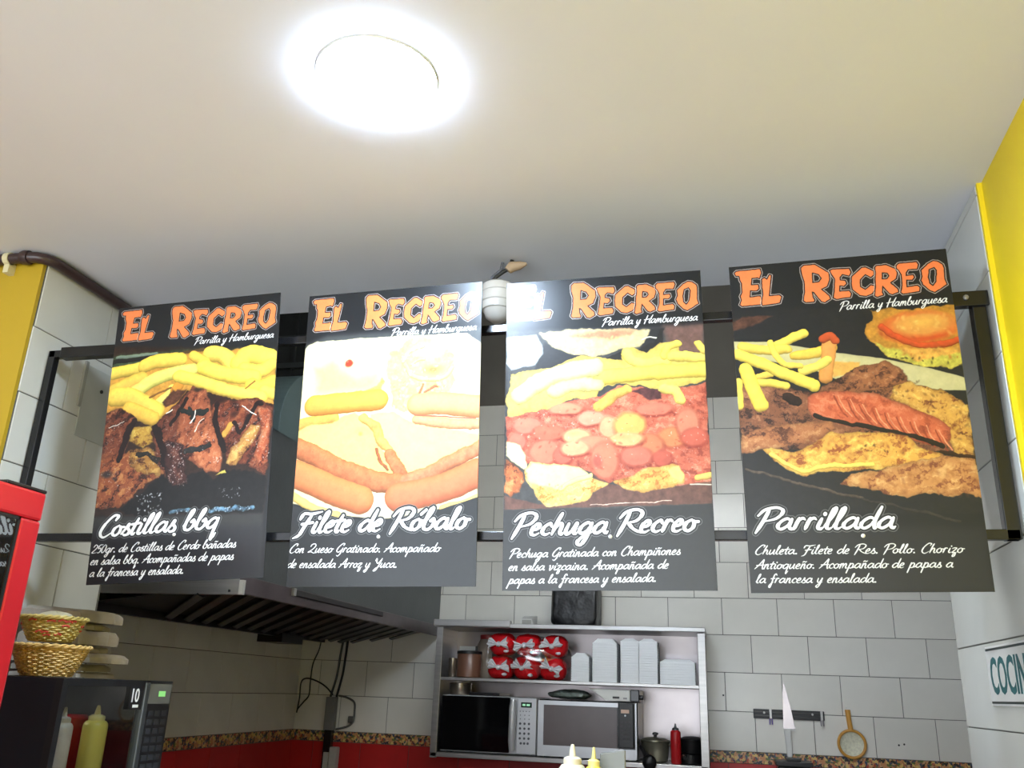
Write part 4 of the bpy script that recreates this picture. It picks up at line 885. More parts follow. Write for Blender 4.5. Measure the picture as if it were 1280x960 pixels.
# left microwave: black door, silver keypad
def microwave_left():
    t = thing('microwave', 'left microwave on the steel shelf, black glass door and silver keypad', 'microwave', (-1.23, 4.99, 1.229))
    box(-1.49, -0.962, 4.83, 5.17, 1.233, 1.516).build('body', M_silver, t, bevel=0.005)
    d = box(-1.487, -1.108, 4.812, 4.83, 1.240, 1.512).build('door', M_blackglass, t, bevel=0.003)
    MB().tube([(-1.090, 4.800, 1.255), (-1.090, 4.792, 1.30), (-1.090, 4.792, 1.46), (-1.090, 4.800, 1.50)], [0.014, 0.018, 0.018, 0.014], 10).build('door_handle', M_silver, d, smooth=True)
    p = box(-1.068, -0.964, 4.812, 4.83, 1.238, 1.514).build('keypad_panel', M_silver, t, bevel=0.003)
    ds = box(-1.048, -0.990, 4.810, 4.813, 1.466, 1.492).build('display', mat('lcd', (26, 44, 36), 0.2), p)
    box(-1.040, -1.024, 4.808, 4.811, 1.474, 1.484).build('digit', mat('lcd_digit', (150, 200, 170), 0.5, emit=(150, 210, 170), estr=0.4), p); box(-1.018, -1.000, 4.808, 4.811, 1.474, 1.484).build('digit', MATS['lcd_digit'], p)
    M_key = mat('grey_key', (84, 86, 92), 0.5)
    for r in range(8):
        for c in range(4 if r == 0 else 3):
            rad = 0.0026 if r < 3 else 0.0062
            x = (-1.052+c*0.0165) if r == 0 else (-1.05+c*0.0235); z = [1.447, 1.428, 1.409, 1.386, 1.362, 1.338, 1.314, 1.290][r]
            if r == 7: x = -1.044+c*0.0185
            MB().lathe((x, 4.812, z), [(rad, 0.0), (rad, -0.002), (rad*.7, -0.003)], 10, 'Y').build('key', M_key, p)
    for x in (-1.46, -1.0): box(x, x+0.03, 4.86, 4.89, 1.228, 1.234).build('foot', M_black, t)
    return t
microwave_left()
def microwave_right():
    t = thing('microwave', 'right microwave on the steel shelf, silver door frame with dark window', 'microwave', (-0.69, 4.99, 1.229))
    box(-0.955, -0.436, 4.83, 5.17, 1.233, 1.512).build('body', M_blackm, t, bevel=0.005)
    q = MB()
    for a in ((-0.955, -0.535, 1.485, 1.506), (-0.955, -0.535, 1.236, 1.288), (-0.955, -0.925, 1.288, 1.485)): q.box(a[0], a[1], 4.808, 4.83, a[2], a[3])
    d = q.build('door_frame', M_silver, t)
    box(-0.925, -0.540, 4.812, 4.83, 1.288, 1.485).build('door_window', mat('smoky_window', (84, 72, 72), 0.3, var=0.08), t)
    p = box(-0.533, -0.455, 4.810, 4.83, 1.292, 1.506).build('control_panel', M_black, t, bevel=0.004)
    box(-0.520, -0.478, 4.8085, 4.811, 1.458, 1.476).build('sticker', mat('peach_sticker', (222, 190, 170), 0.5), p)
    MB().lathe((-0.498, 4.81, 1.447), [(0.005, 0), (0.004, -0.002)], 10, 'Y').build('indicator', M_silver, p)
    for r in range(5):
        for c in range(3): box(-0.522+c*0.02, -0.509+c*0.02, 4.8085, 4.811, 1.33+r*0.02, 1.341+r*0.02).build('key', mat('dark_key', (46, 44, 46), 0.5), p)
    box(-0.533, -0.445, 4.810, 4.83, 1.236, 1.286).build('lower_trim', M_silver, t, bevel=0.002)
    box(-0.447, -0.440, 4.806, 4.83, 1.24, 1.508).build('side_trim', M_silver, t)
    for x in (-0.93, -0.48): box(x, x+0.03, 4.86, 4.89, 1.228, 1.234).build('foot', M_black, t)
microwave_right()

# things on the right microwave
t = thing('kitchen_scale', 'flat white kitchen scale with black knob on top of the right microwave', 'scale', (-0.55, 4.92, 1.513))
q = MB(); q.add([(-0.69, 4.83, 1.575), (-0.60, 4.83, 1.516), (-0.475, 4.83, 1.516), (-0.475, 4.83, 1.572), (-0.69, 5.08, 1.575), (-0.60, 5.08, 1.516), (-0.475, 5.08, 1.516), (-0.475, 5.08, 1.572)], [(0, 1, 2, 3), (7, 6, 5, 4), (0, 4, 5, 1), (1, 5, 6, 2), (2, 6, 7, 3), (3, 7, 4, 0)])
q.build('housing', M_white, t, bevel=0.003); box(-0.475, -0.428, 4.84, 5.08, 1.516, 1.574).build('end_housing', M_blackm, t, bevel=0.004)
MB().lathe((-0.428, 4.88, 1.537), [(0.012, 0), (0.012, 0.014), (0.008, 0.018)], 14, 'X').build('knob', M_black, t, smooth=True)
box(-0.565, -0.53, 4.8285, 4.831, 1.528, 1.538).build('printed_mark', M_black, t); box(-0.51, -0.49, 4.8285, 4.831, 1.526, 1.534).build('printed_mark', mat('grey_mark', (150, 150, 150), 0.6), t)
def blob(name, c, r, m, parent=None, seed=0, amp=0.18, n=20, flat=0.0, boxy=1.0):
    rs = random.Random(seed); ph = [rs.uniform(0, 6.28) for _ in range(8)]; prof = []
    vs = []; K = n//2
    for i in range(K+1):
        th = PI*i/K
        for k in range(n):
            a = 2*PI*k/n
            f = 1+amp*(math.sin(3*a+ph[0]+2*th)+math.sin(5*a+ph[1]-3*th)*.6+math.sin(7*th+ph[2]+a)*.5+math.sin(9*a+ph[3])*.35)/2
            sg = lambda v: math.copysign(abs(v)**boxy, v)
            p = [sg(math.sin(th))*sg(math.cos(a))*r[0]*f, sg(math.sin(th))*sg(math.sin(a))*r[1]*f, sg(math.cos(th))*r[2]*f]
            if flat and p[2] < -r[2]*flat: p[2] = -r[2]*flat
            vs.append((c[0]+p[0], c[1]+p[1], c[2]+p[2]))
    fs = [(i*n+k, i*n+(k+1) % n, (i+1)*n+(k+1) % n, (i+1)*n+k) for i in range(K) for k in range(n)]
    return MB().add(vs, fs).build(name, m, parent, smooth=True)
M_cling = mat('foggy_film', (120, 132, 126), 0.2, var=0.25, nscale=30, bump=0.6, bscale=60)
tag(blob('plastic_bag', (-0.80, 4.93, 1.538), (0.115, 0.08, 0.026), M_cling, None, 3, 0.16, flat=0.85), 'crumpled foggy grey plastic bag lying on the right microwave beside the scale', 'bag')
M_tray = mat('steel_tray', (150, 140, 128), 0.3, 0.8)
t = thing('steel_tin', 'low round steel tin under the middle shelf on the left microwave', 'tin', (-1.42, 4.93, 1.517))
MB().lathe((-1.42, 4.93, 1.517), [(0.058, 0.0), (0.06, 0.004), (0.06, 0.05), (0.057, 0.052)], 28).build('body', M_tray, t, smooth=True); MB().lathe((-1.42, 4.93, 1.517), [(0.062, 0.052), (0.062, 0.06), (0.05, 0.063)], 28).build('lid', M_tray, t, smooth=True)
box(-1.35, -1.18, 4.86, 5.1, 1.517, 1.532).build('x', M_blackm); o = bpy.data.objects['x']; o.name = 'oven_tray'; tag(o, 'flat dark tray lying on the left microwave beside the tin', 'tray')

# middle shelf, left: jars
M_jar = mat('plastic_jar_brown', (112, 78, 62), 0.3, var=0.12)
t = thing('storage_jar', 'brown filled storage jar with flat black lid, front left of the middle shelf', 'jar', (-1.365, 4.885, 1.607))
MB().lathe((-1.365, 4.885, 1.607), [(0.062, 0), (0.067, 0.004), (0.067, 0.12), (0.064, 0.124)], 28).build('body', M_jar, t, smooth=True); MB().lathe((-1.365, 4.885, 1.607), [(0.070, 0.124), (0.070, 0.137), (0.066, 0.14)], 28).build('lid', M_black, t, smooth=True)
M_jar2 = mat('clear_jar', (150, 136, 122), 0.12, var=0.1)
t = thing('storage_jar', 'tall pale jar with red lid behind the black-lidded jar', 'jar', (-1.30, 5.05, 1.607))
MB().lathe((-1.30, 5.05, 1.607), [(0.06, 0), (0.064, 0.006), (0.064, 0.18), (0.05, 0.21), (0.046, 0.215)], 28).build('body', M_jar2, t, smooth=True); MB().lathe((-1.30, 5.05, 1.607), [(0.05, 0.213), (0.05, 0.236), (0.047, 0.238)], 28).build('lid', mat('red_lid', (150, 40, 40), 0.4), t, smooth=True)
t = thing('steel_cup', 'slim shiny steel cup at the left end of the middle shelf', 'cup', (-1.455, 4.87, 1.607))
MB().lathe((-1.455, 4.87, 1.607), [(0.02, 0), (0.022, 0.003), (0.024, 0.10), (0.022, 0.10), (0.019, 0.01), (0.002, 0.008)], 20, cap=False).build('cup_body', M_tray, t, smooth=True)
t = thing('white_carton', 'small white carton standing behind the steel cup', 'box', (-1.42, 5.08, 1.607))
box(-1.47, -1.375, 5.04, 5.12, 1.607, 1.78).build('carton_body', M_white, t, bevel=0.002)


# red and white packages
M_redp = mat('red_wrapper', (204, 22, 30), 0.25, var=0.15, nscale=14, bump=0.5, bscale=40)
M_whp = mat('white_wrapper', (214, 214, 218), 0.25, var=0.12, nscale=14, bump=0.4, bscale=40)
M_film = glassmat('clear_film', (0.93, 0.93, 0.93), 0.12, 0.16)
packs = [(-1.19, 1.667, 'lower left'), (-1.045, 1.667, 'lower middle'), (-0.90, 1.667, 'lower right'), (-1.183, 1.788, 'upper left'), (-1.038, 1.786, 'upper middle'), (-0.893, 1.783, 'upper right')]
for i, (x, z, w_) in enumerate(packs):
    rs = random.Random(i); y = 4.93
    t = thing('bread_pack', 'red and white wrapped pack, %s of the six piled on the middle shelf' % w_, 'package', (x, y, z-0.05), 'red wrapped packs on the middle shelf')
    blob('wrapper', (x, y, z), (0.0735, 0.085, 0.0605), M_redp, t, i+10, 0.06, flat=0.97, boxy=0.72)
    # twisted white tail with fan of film
    cx, cz = x-0.006+rs.uniform(-.01, .01), z-0.002
    for s_, a0 in ((-1, rs.uniform(-.3, .6)), (1, rs.uniform(-.2, .7))):
        vs = [(cx, y-0.096, cz)]; n_ = 7
        for k in range(n_):
            a = a0-0.55+1.1*k/(n_-1); rr2 = 0.058+rs.uniform(-.010, .010)
            vs.append((cx+s_*math.cos(a)*rr2, y-0.092-0.012*(k % 2)-rs.uniform(0, .006), cz+math.sin(a)*rr2))
        MB().add(vs+[(v[0], v[1]+0.004, v[2]) for v in vs], [(0, k, k+1) for k in range(1, n_)]+[(n_+1, n_+2+k, n_+1+k) for k in range(1, n_)]).build('twisted_end', M_whp, t)
    MB().lathe((cx, y-0.10, cz), [(0.004, -0.004), (0.011, 0.0), (0.016, 0.02)], 10, 'Y').build('knot', M_whp, t, smooth=True)
    blob('label_patch', (x+0.03, y-0.068, z-0.036), (0.016, 0.012, 0.009), M_whp, t, i+40, 0.15, n=12)
q = blob('film_cover', (-1.03, 4.955, 1.725), (0.235, 0.118, 0.116), M_film, None, 77, 0.05, n=40, flat=0.9)
tag(q, 'clear plastic film bag wrapped around the red packs', 'plastic bag')

# foam trays
def tray_stack(x0, x1, z1, label, nm):
    y0, y1 = 4.83, 5.0; z0 = 1.607; n_ = int((z1-z0-0.022)/0.0125)
    root = None
    for k in range(n_+1):
        z = z0+0.0125*k; last = k == n_
        c = thing(nm, '', 'tray', ((x0+x1)/2, (y0+y1)/2, z), 'foam trays on the middle shelf') if root is None or last else None
        if c is None:
            c = root.copy(); COL.objects.link(c); c.location = ((x0+x1)/2, (y0+y1)/2, z)
            for ch in root.children:
                d = ch.copy(); COL.objects.link(d); d.parent = c
            ORG[c.name] = Vector(c.location)
        else:
            a, b, c2, d2 = x0, x1, y0, y1; w1, w2 = 0.014, (0.005 if not last else 0.026); h = 0.0122 if not last else z1-z
            q = MB()
            q.box(a, b, c2, d2, z, z+0.0112)
            q.add([(a+.002, c2+.002, z+.0112), (b-.002, c2+.002, z+.0112), (b-.002, d2-.002, z+.0112), (a+.002, d2-.002, z+.0112), (a+w2, c2+w2*.6, z+h), (b-w2, c2+w2*.6, z+h), (b-w2, d2-w2*.6, z+h), (a+w2, d2-w2*.6, z+h)],
                  [(0, 1, 5, 4), (1, 2, 6, 5), (2, 3, 7, 6), (3, 0, 4, 7), (4, 5, 6, 7), (3, 2, 1, 0)])
            q.build('tray_shell', M_foam, c, bevel=0.0006, seg=1)
        od = ['lowest', 'second from the bottom', 'third from the bottom', 'fourth from the bottom', 'fifth from the bottom', 'sixth from the bottom', 'seventh from the bottom', 'eighth from the bottom', 'ninth from the bottom', 'tenth from the bottom', 'eleventh from the bottom', 'twelfth from the bottom']
        ot = ['topmost', 'second from the top', 'third from the top', 'fourth from the top', 'fifth from the top', 'sixth from the top', 'seventh from the top', 'eighth from the top', 'ninth from the top']
        lab = 'foam tray, %s, %s' % (od[k] if k < n_/2 else ot[n_-k], label)
        c['label'] = lab; c['group'] = 'foam trays, '+label
        if root is None: root = c
tray_stack(-0.785, -0.690, 1.752, 'short stack right of the red packs', 'foam_tray')
tray_stack(-0.672, -0.542, 1.828, 'tall single stack on the shelf', 'foam_tray')
tray_stack(-0.523, -0.4275, 1.832, 'left half of tall double stack', 'foam_tray')
tray_stack(-0.4255, -0.330, 1.832, 'right half of tall double stack', 'foam_tray')
tray_stack(-0.318, -0.138, 1.732, 'wide low stack at shelf end', 'foam_tray')

# pot, bottle, pans
M_alu = mat('dull_aluminium', (150, 148, 130), 0.35, 0.7, var=0.1)
px_, py_ = -0.355, 4.93
t = thing('cooking_pot', 'dull aluminium pot with lid, right of the microwaves on the bottom shelf', 'pot', (px_, py_, 1.229))
MB().lathe((px_, py_, 1.229), [(0.05, 0), (0.062, 0.006), (0.072, 0.09), (0.076, 0.095), (0.072, 0.097)], 32).build('body', M_alu, t, smooth=True)
l = MB().lathe((px_, py_, 1.229), [(0.077, 0.098), (0.077, 0.104), (0.05, 0.114), (0.012, 0.119)], 32).build('lid', M_alu, t, smooth=True)
MB().lathe((px_, py_, 1.346), [(0.008, 0), (0.008, 0.010), (0.017, 0.014), (0.014, 0.022), (0.003, 0.025)], 16).build('lid_knob', M_black, l, smooth=True)
for s_ in (1,): MB().tube([(px_+s_*0.068, py_-0.03, 1.31), (px_+s_*0.095, py_-0.02, 1.315), (px_+s_*0.095, py_+0.02, 1.315), (px_+s_*0.068, py_+0.03, 1.31)], 0.005, 8).build('side_handle', M_alu, t, smooth=True)
def squeeze(name, label, c, r, h, m, mt, group=None, lean=None):
    t = thing(name, label, 'bottle', c, group)
    k = h/0.2
    MB().lathe(c, [(r*.85, 0), (r, 0.006), (r, h-.048*k), (r*.97, h-.042*k), (r*.8, h-.036*k), (r*.62, h-.034*k)], 24).build('body', m, t, smooth=True)
    MB().lathe((c[0], c[1], c[2]+h-.035*k), [(r*.66, 0), (r*.66, .010*k), (r*.40, .014*k)], 20).build('cap', mt, t, smooth=True)
    MB().lathe((c[0], c[1], c[2]+h-.022*k), [(r*.27, 0), (r*.2, .012*k), (r*.13, .021*k), (r*.06, .022*k)], 12).build('nozzle', mt, t, smooth=True)
    return t
M_ketch = mat('ketchup_red', (176, 24, 30), 0.35); M_must = mat('mustard_yellow', (214, 202, 96), 0.35); M_mayo = mat('cream_white', (206, 200, 180), 0.4, var=0.16, nscale=22)
M_yt = mat('pale_yellow_cap', (220, 208, 130), 0.4); M_wt = mat('cream_cap', (214, 206, 184), 0.4)
squeeze('squeeze_bottle', 'red squeeze bottle between the aluminium pot and the black pans', (-0.247, 4.845, 1.229), 0.026, 0.19, M_ketch, M_steel_d)
M_pan = mat('black_cast_pan', (16, 16, 18), 0.35, 0.2)
for z, r, dx, lab in ((1.229, 0.082, 0, 'black frying pan, lower of the two stacked at the right shelf end'), (1.276, 0.07, 0.012, 'black pot, upper of the two stacked at the right shelf end')):
    c = (-0.182+dx, 4.94, z)
    t = thing('frying_pan' if z < 1.25 else 'black_pot', lab, 'pan', c)
    hh_ = 0.045 if z < 1.25 else 0.065
    MB().lathe(c, [(r*.8, 0), (r*.86, 0.003), (r, hh_), (r*.96, hh_), (r*.8, 0.006), (0.002, 0.005)], 30, cap=False).build('pan_body', M_pan, t, smooth=True)
    if z < 1.25: MB().tube([(c[0]-0.03, c[1]-0.07, z+0.035), (c[0]-0.02, 4.82, z+0.04), (c[0]-0.018, 4.775, z+0.035)], [0.010, 0.012, 0.010], 10).build('handle', M_pan, t, smooth=True)
    else: MB().lathe((c[0], c[1], z+hh_), [(r*1.0, 0), (r*.95, 0.006), (r*.5, 0.016), (0.004, 0.019)], 30).build('lid', M_pan, t, smooth=True)
t = thing('ladle', 'black ladle hanging over the shelf edge in front of the pot', 'ladle', (-0.385, 4.79, 1.22))
blob('bowl', (-0.375, 4.760, 1.235), (0.036, 0.022, 0.036), M_pan, t, 5, 0.05); MB().tube([(-0.385, 4.775, 1.255), (-0.405, 4.785, 1.285), (-0.425, 4.80, 1.305)], [0.013, 0.011, 0.008], 8).build('handle', M_pan, t, smooth=True)

# on top of the shelf
t = thing('foam_cup_box', 'small white carton lying on top of the shelf below the Pechuga poster', 'box', (-1.06, 4.98, 1.893))
q = MB(); q.add([(-1.10, 4.95, 1.893), (-1.02, 4.95, 1.893), (-1.02, 5.05, 1.893), (-1.10, 5.05, 1.893), (-1.09, 4.945, 1.93), (-1.03, 4.945, 1.93), (-1.02, 5.05, 1.955), (-1.10, 5.05, 1.955)], [(3, 2, 1, 0), (0, 1, 5, 4), (1, 2, 6, 5), (2, 3, 7, 6), (3, 0, 4, 7), (4, 5, 6, 7)])
q.build('carton_body', M_white, t, bevel=0.002); box(-1.085, -1.035, 4.942, 4.947, 1.898, 1.925).build('carton_flap', mat('grey_card', (160, 158, 152), 0.6), t)
M_bag = mat('black_bin_bag', (12, 13, 16), 0.4, var=0.3, nscale=12, bump=0.9, bscale=18)
tag(blob('black_bag', (-0.792, 5.05, 2.02), (0.132, 0.12, 0.127), M_bag, None, 21, 0.05, n=48, flat=0.99, boxy=0.3), 'shiny black plastic bag of goods standing on top of the shelf', 'bag')

# ------------------------------------------------------------------ wall tools
yW = YB-0.0035
t = thing('magnetic_knife_rack', 'black magnetic knife bar screwed to the tiled back wall', 'knife rack', (0.333, yW, 1.478))
box(0.152, 0.515, yW-0.014, yW, 1.454, 1.502).build('bar', M_black, t, bevel=0.003)
for z in (1.468, 1.487): box(0.160, 0.507, yW-0.016, yW-0.013, z, z+0.004).build('magnet_strip', M_blackm, t)
for x in (0.208, 0.455): MB().lathe((x, yW-0.014, 1.484), [(0.006, 0), (0.005, -0.003)], 12, 'Y').build('screw', M_steel, t)
t = thing('kitchen_knife', 'large kitchen knife with white handle hanging tip up on the black bar', 'knife', (0.325, yW-0.02, 1.40))
yk = yW-0.018
def plate(pts, y0, y1): 
    n = len(pts); return MB().add([(x, y0, z) for x, z in pts]+[(x, y1, z) for x, z in pts], [tuple(range(n)), tuple(range(n, 2*n))[::-1]]+[(i, (i+1) % n, n+(i+1) % n, n+i) for i in range(n)])
plate([(0.302, 1.405), (0.306, 1.52), (0.310, 1.60), (0.317, 1.641), (0.328, 1.60), (0.345, 1.52), (0.360, 1.425), (0.362, 1.408)], yk-0.0015, yk+0.0015).build('blade', mat('blade_steel', (226, 216, 220), 0.25, 0.5, var=0.03), t)
plate([(0.304, 1.404), (0.340, 1.404), (0.338, 1.36), (0.342, 1.30), (0.338, 1.272), (0.324, 1.262), (0.312, 1.272), (0.310, 1.33)], yk-0.009, yk+0.007).build('handle', M_white, t, bevel=0.004)
plate([(0.302, 1.399), (0.362, 1.399), (0.364, 1.409), (0.302, 1.409)], yk-0.004, yk+0.003).build('bolster', M_white, t)
for x, mlow, lab, m_ in ((0.241, 1.425, 'small purple-handled peeler on the left of the knife bar', mat('purple_plastic', (86, 62, 140), 0.4)), (0.501, 1.428, 'small grey metal clip on the right end of the knife bar', mat('grey_clip', (120, 116, 122), 0.3, 0.6))):
    t = thing('peeler' if x < .3 else 'metal_clip', lab, 'kitchen tool', (x, yk, 1.46))
    box(x-0.007, x+0.007, yk-0.006, yk, 1.455, 1.502).build('head', M_steel, t, bevel=0.002)
    box(x-0.009, x-0.003, yk-0.006, yk, mlow, 1.456).build('prong', m_, t); box(x+0.003, x+0.009, yk-0.006, yk, mlow, 1.456).build('prong', m_, t)
t = thing('strainer', 'round yellow-rimmed mesh strainer hanging on the back wall right of the knife', 'strainer', (0.637, yW-0.01, 1.50))
M_or = mat('amber_plastic', (206, 150, 62), 0.35)
cx, cz, R_ = 0.640, 1.348, 0.066
MB().tube([(cx+R_*math.sin(a)*1.0, yW-0.022, cz+R_*math.cos(a)) for a in [2*PI*k/40 for k in range(41)]], 0.0075, 10, cap=False).build('rim', M_or, t, smooth=True)
MB().tube([(0.640, yW-0.020, cz+R_), (0.636, yW-0.015, 1.46), (0.633, yW-0.014, 1.515)], [0.013, 0.0125, 0.014], 10).build('handle', M_or, t, smooth=True)
q = MB(); prof = [(R_-0.004, 0), (R_*.8, 0.007), (R_*.5, 0.013), (0.002, 0.016)]
q.lathe((cx, yW-0.022, cz), [(r, h) for r, h in prof], 32, 'Y', cap=False).build('mesh_bowl', mat('mesh_grey_green', (214, 214, 192), 0.6, var=0.12, nscale=90), t, smooth=True)
MB().tube([(0.630, yW, 1.525), (0.630, yW-0.012, 1.52), (0.630, yW-0.014, 1.512)], 0.0025, 8).build('hook', M_white, t)
t = thing('black_crate', 'black plastic crate against the back wall below the kitchen knife', 'crate', (0.335, 5.08, 0.95))
box(0.255, 0.414, 5.0, 5.16, 0.951, 1.235).build('crate_body', M_black, t, bevel=0.006); box(0.245, 0.424, 4.99, 5.17, 1.235, 1.258).build('rim', M_black, t, bevel=0.004)
box(0.30, 0.37, 5.03, 5.13, 1.258, 1.272).build('lid_grip', M_black, t, bevel=0.003)

# ------------------------------------------------------------------ COCINA sign
t = thing('kitchen_sign', 'white plaque with green letters COCINA on the tiled right pillar', 'sign', (XRJ, 2.25, 1.62))
xs = XRJ-0.0045
box(xs-0.004, xs, 2.04, 2.44, 1.555, 1.690).build('board', M_white, t, bevel=0.001)
M_green = mat('teal_green_paint', (22, 100, 104), 0.4)
box(xs-0.0048, xs-0.0038, 2.05, 2.435, 1.680, 1.685).build('border_line', mat('dark_line', (50, 60, 58), 0.5), t); box(xs-0.0048, xs-0.0038, 2.05, 2.435, 1.560, 1.565).build('border_line', MATS['dark_line'], t)
text_part('lettering', 'COCINA', M_green, t, (xs-0.0042, 2.415, 1.580), (0, -1, 0), (0, 0, 1), 0.085, 0.74, 0.02)

# ------------------------------------------------------------------ conduit box, cables, loop of pipe on the back wall
yc = YB-0.02
t = thing('cable_conduit', 'grey vertical cable trunking with white outlet on the back wall left corner', 'trunking', (-2.26, yc, 1.3))
box(-2.315, -2.255, yc-0.03, yc+0.016, 1.29, 1.475).build('upper_box', mat('grey_trunk', (120, 120, 116), 0.5), t, bevel=0.003)
box(-2.31, -2.262, yc-0.02, yc+0.016, 0.96, 1.29).build('lower_duct', M_blackm, t, bevel=0.002)
o = box(-2.262, -2.215, yc-0.035, yc+0.016, 1.03, 1.20).build('outlet', mat('dirty_white', (176, 174, 166), 0.5), t, bevel=0.006)
box(-2.30, -2.266, yc-0.028, yc-0.01, 1.03, 1.17).build('switch_plate', MATS['dirty_white'], t, bevel=0.004)
def cable(label, pts, r, m, name='cable'):
    t_ = catm(pts); o = MB().tube(t_, r, 8).build(name, m, None, smooth=True); return tag(o, label, 'cable')
def catm(p, k=6):
    p = [Vector(q) for q in p]; q = [2*p[0]-p[1]]+p+[2*p[-1]-p[-2]]; out = []
    for i in range(1, len(q)-2):
        for j in range(k):
            t = j/k; out.append(0.5*((2*q[i])+(q[i+1]-q[i-1])*t+(2*q[i-1]-5*q[i]+4*q[i+1]-q[i+2])*t*t+(-q[i-1]+3*q[i]-3*q[i+1]+q[i+2])*t**3))
    out.append(p[-1]); return out
yq = YB-0.012
cable('thick black cable dropping from the hood to the trunking, left one', [(-2.255, yq, 1.815), (-2.265, yq, 1.72), (-2.275, yq, 1.6), (-2.30, yq, 1.49), (-2.302, yq, 1.47)], 0.007, M_black)
cable('thick black cable dropping from the hood to the trunking, right one', [(-2.225, yq, 1.815), (-2.23, yq, 1.72), (-2.24, yq, 1.6), (-2.262, yq, 1.49), (-2.264, yq, 1.47)], 0.007, M_black)
cable('thin black wire looping on the tiles left of the trunking', [(-2.40, yq, 1.805), (-2.41, yq, 1.74), (-2.44, yq, 1.66), (-2.445, yq, 1.56), (-2.445, yq, 1.48), (-2.475, yq, 1.44), (-2.508, yq, 1.40), (-2.513, yq, 1.38), (-2.505, yq, 1.46), (-2.505, yq, 1.55), (-2.47, yq, 1.575), (-2.40, yq, 1.56), (-2.34, yq, 1.53), (-2.29, yq, 1.487)], 0.0045, M_black)
cable('thin grey pipe bent in a square loop right of the trunking', [(-2.25, yq, 1.483), (-2.20, yq, 1.475), (-2.15, yq, 1.45), (-2.142, yq, 1.40), (-2.145, yq, 1.345), (-2.175, yq, 1.315), (-2.25, yq, 1.295)], 0.006, mat('grey_pipe', (100, 100, 98), 0.4, 0.3), 'bent_pipe')
t = thing('pipe_valve', 'small grey valve on the bent pipe loop by the trunking', 'valve', (-2.155, yq-0.01, 1.36)); box(-2.172, -2.138, yq-0.020, yq-0.0, 1.335, 1.372).build('valve_body', MATS['grey_pipe'], t, bevel=0.004)

# ------------------------------------------------------------------ black microwave by the left pillar
t = thing('microwave', 'black microwave with mirrored glass door and number 10 sticker below the ribs poster', 'microwave', (-1.69, 2.084, 1.25))
mx0, mx1, my0, my1, mz0, mz1 = -1.88, -1.5, 1.863, 2.305, 1.256, 1.540
M_mwb = mat('black_enamel', (24, 28, 34), 0.35, 0.2, var=0.08)
q = MB(); th = 0.012
q.box(mx0, mx1-0.02, my0, my1, mz1-th, mz1); q.box(mx0, mx1-0.02, my0, my1, mz0, mz0+th); q.box(mx0, mx1-0.02, my0, my0+th, mz0+th, mz1-th); q.box(mx0, mx1-0.02, my1-0.10, my1, mz0+th, mz1-th); q.box(mx0, mx0+th, my0+th, my1-0.10, mz0+th, mz1-th)
q.build('body', M_mwb, t)
q = MB(); q.box(mx0+th+.001, mx0+th+.004, my0+th, my1-.1, mz0+th, mz1-th); q.build('cavity_lining', mat('cavity_grey', (230, 230, 226), 0.6), t)
q = MB(); fx = 0.016
q.box(mx1-0.02, mx1, my0, my0+0.018, mz0, mz1); q.box(mx1-0.02, mx1, my0+0.018, my1-0.118, mz1-0.016, mz1); q.box(mx1-0.02, mx1, my0+0.018, my1-0.118, mz0, mz0+0.024)
box(-1.74, -1.68, 1.98, 2.04, mz1-th-0.006, mz1-th-0.001).build('cavity_fill_light', mat('cavity_fill_glow', (255, 250, 240), 0.5, emit=(255, 248, 236), estr=11.0), t)  # added fill glow, lights the shapes behind the door glass
d = q.build('door_frame', M_black, t); box(mx1-0.012, mx1-0.006, my0+0.018, my1-0.118, mz0+0.024, mz1-0.016).build('door_glass', glassmat('tinted_glass', (0.72, 0.72, 0.72), 0.03, 0.05), d)
box(mx1-0.02, mx1+0.006, my1-0.128, my1-0.110, mz0+0.01, mz1-0.004).build('door_handle', M_steel_d, d, bevel=0.003)
p = box(mx1-0.02, mx1, my1-0.108, my1, mz0, mz1).build('control_panel', M_black, t, bevel=0.002)
box(mx1-0.0005, mx1+0.001, my1-0.104, my1-0.006, mz1-0.058, mz1-0.008).build('display_window', mat('grey_display', (112, 114, 112), 0.25), p)
box(mx1+0.0, mx1+0.0018, my1-0.062, my1-0.032, mz1-0.040, mz1-0.026).build('green_digits', mat('green_led', (120, 170, 110), 0.4, emit=(120, 200, 110), estr=0.5), p)
for r in range(7):
    for c in range(3): box(mx1, mx1+0.0015, my1-0.096+c*.030, my1-0.074+c*.030, mz1-0.09-r*.022, mz1-0.076-r*.022).build('key', mat('dim_key', (44, 46, 50), 0.4), p)
s_ = box(mx1+0.0, mx1+0.0015, my1-0.185, my1-0.132, mz1-0.072, mz1-0.014).build('sticker', M_black, t)
text_part('sticker_number', '10', M_white, s_, (mx1+0.0018, my1-0.178, mz1-0.054), (0, 1, 0), (0, 0, 1), 0.034, 0.8, 0.012)
box(mx1+0.0016, mx1+0.002, my1-0.170, my1-0.146, mz1-0.067, mz1-0.060).build('sticker_bar', M_white, s_)
for z in (1.492, 1.484): box(-1.72, -1.67, my0-0.0012, my0+0.001, z, z+0.003).build('side_vent', mat('vent_grey', (60, 64, 70), 0.4), t)
for x in (-1.86, -1.56):
    for y in (1.89, 2.26): MB().lathe((x, y, 1.25), [(0.012, 0), (0.012, 0.0065)], 10).build('foot', M_black, t)
zf = mz0+th+0.001  # solid bottles and red shape stand in for reflections in the door glass
squeeze('squeeze_bottle', 'white squeeze bottle behind the glass of the black microwave, stand-in for a reflected one', (-1.552, 1.955, zf), 0.024, 0.205, M_mayo, M_wt)
squeeze('squeeze_bottle', 'yellow squeeze bottle behind the glass of the black microwave, stand-in for a reflected one', (-1.552, 2.075, zf), 0.030, 0.208, M_must, M_yt)
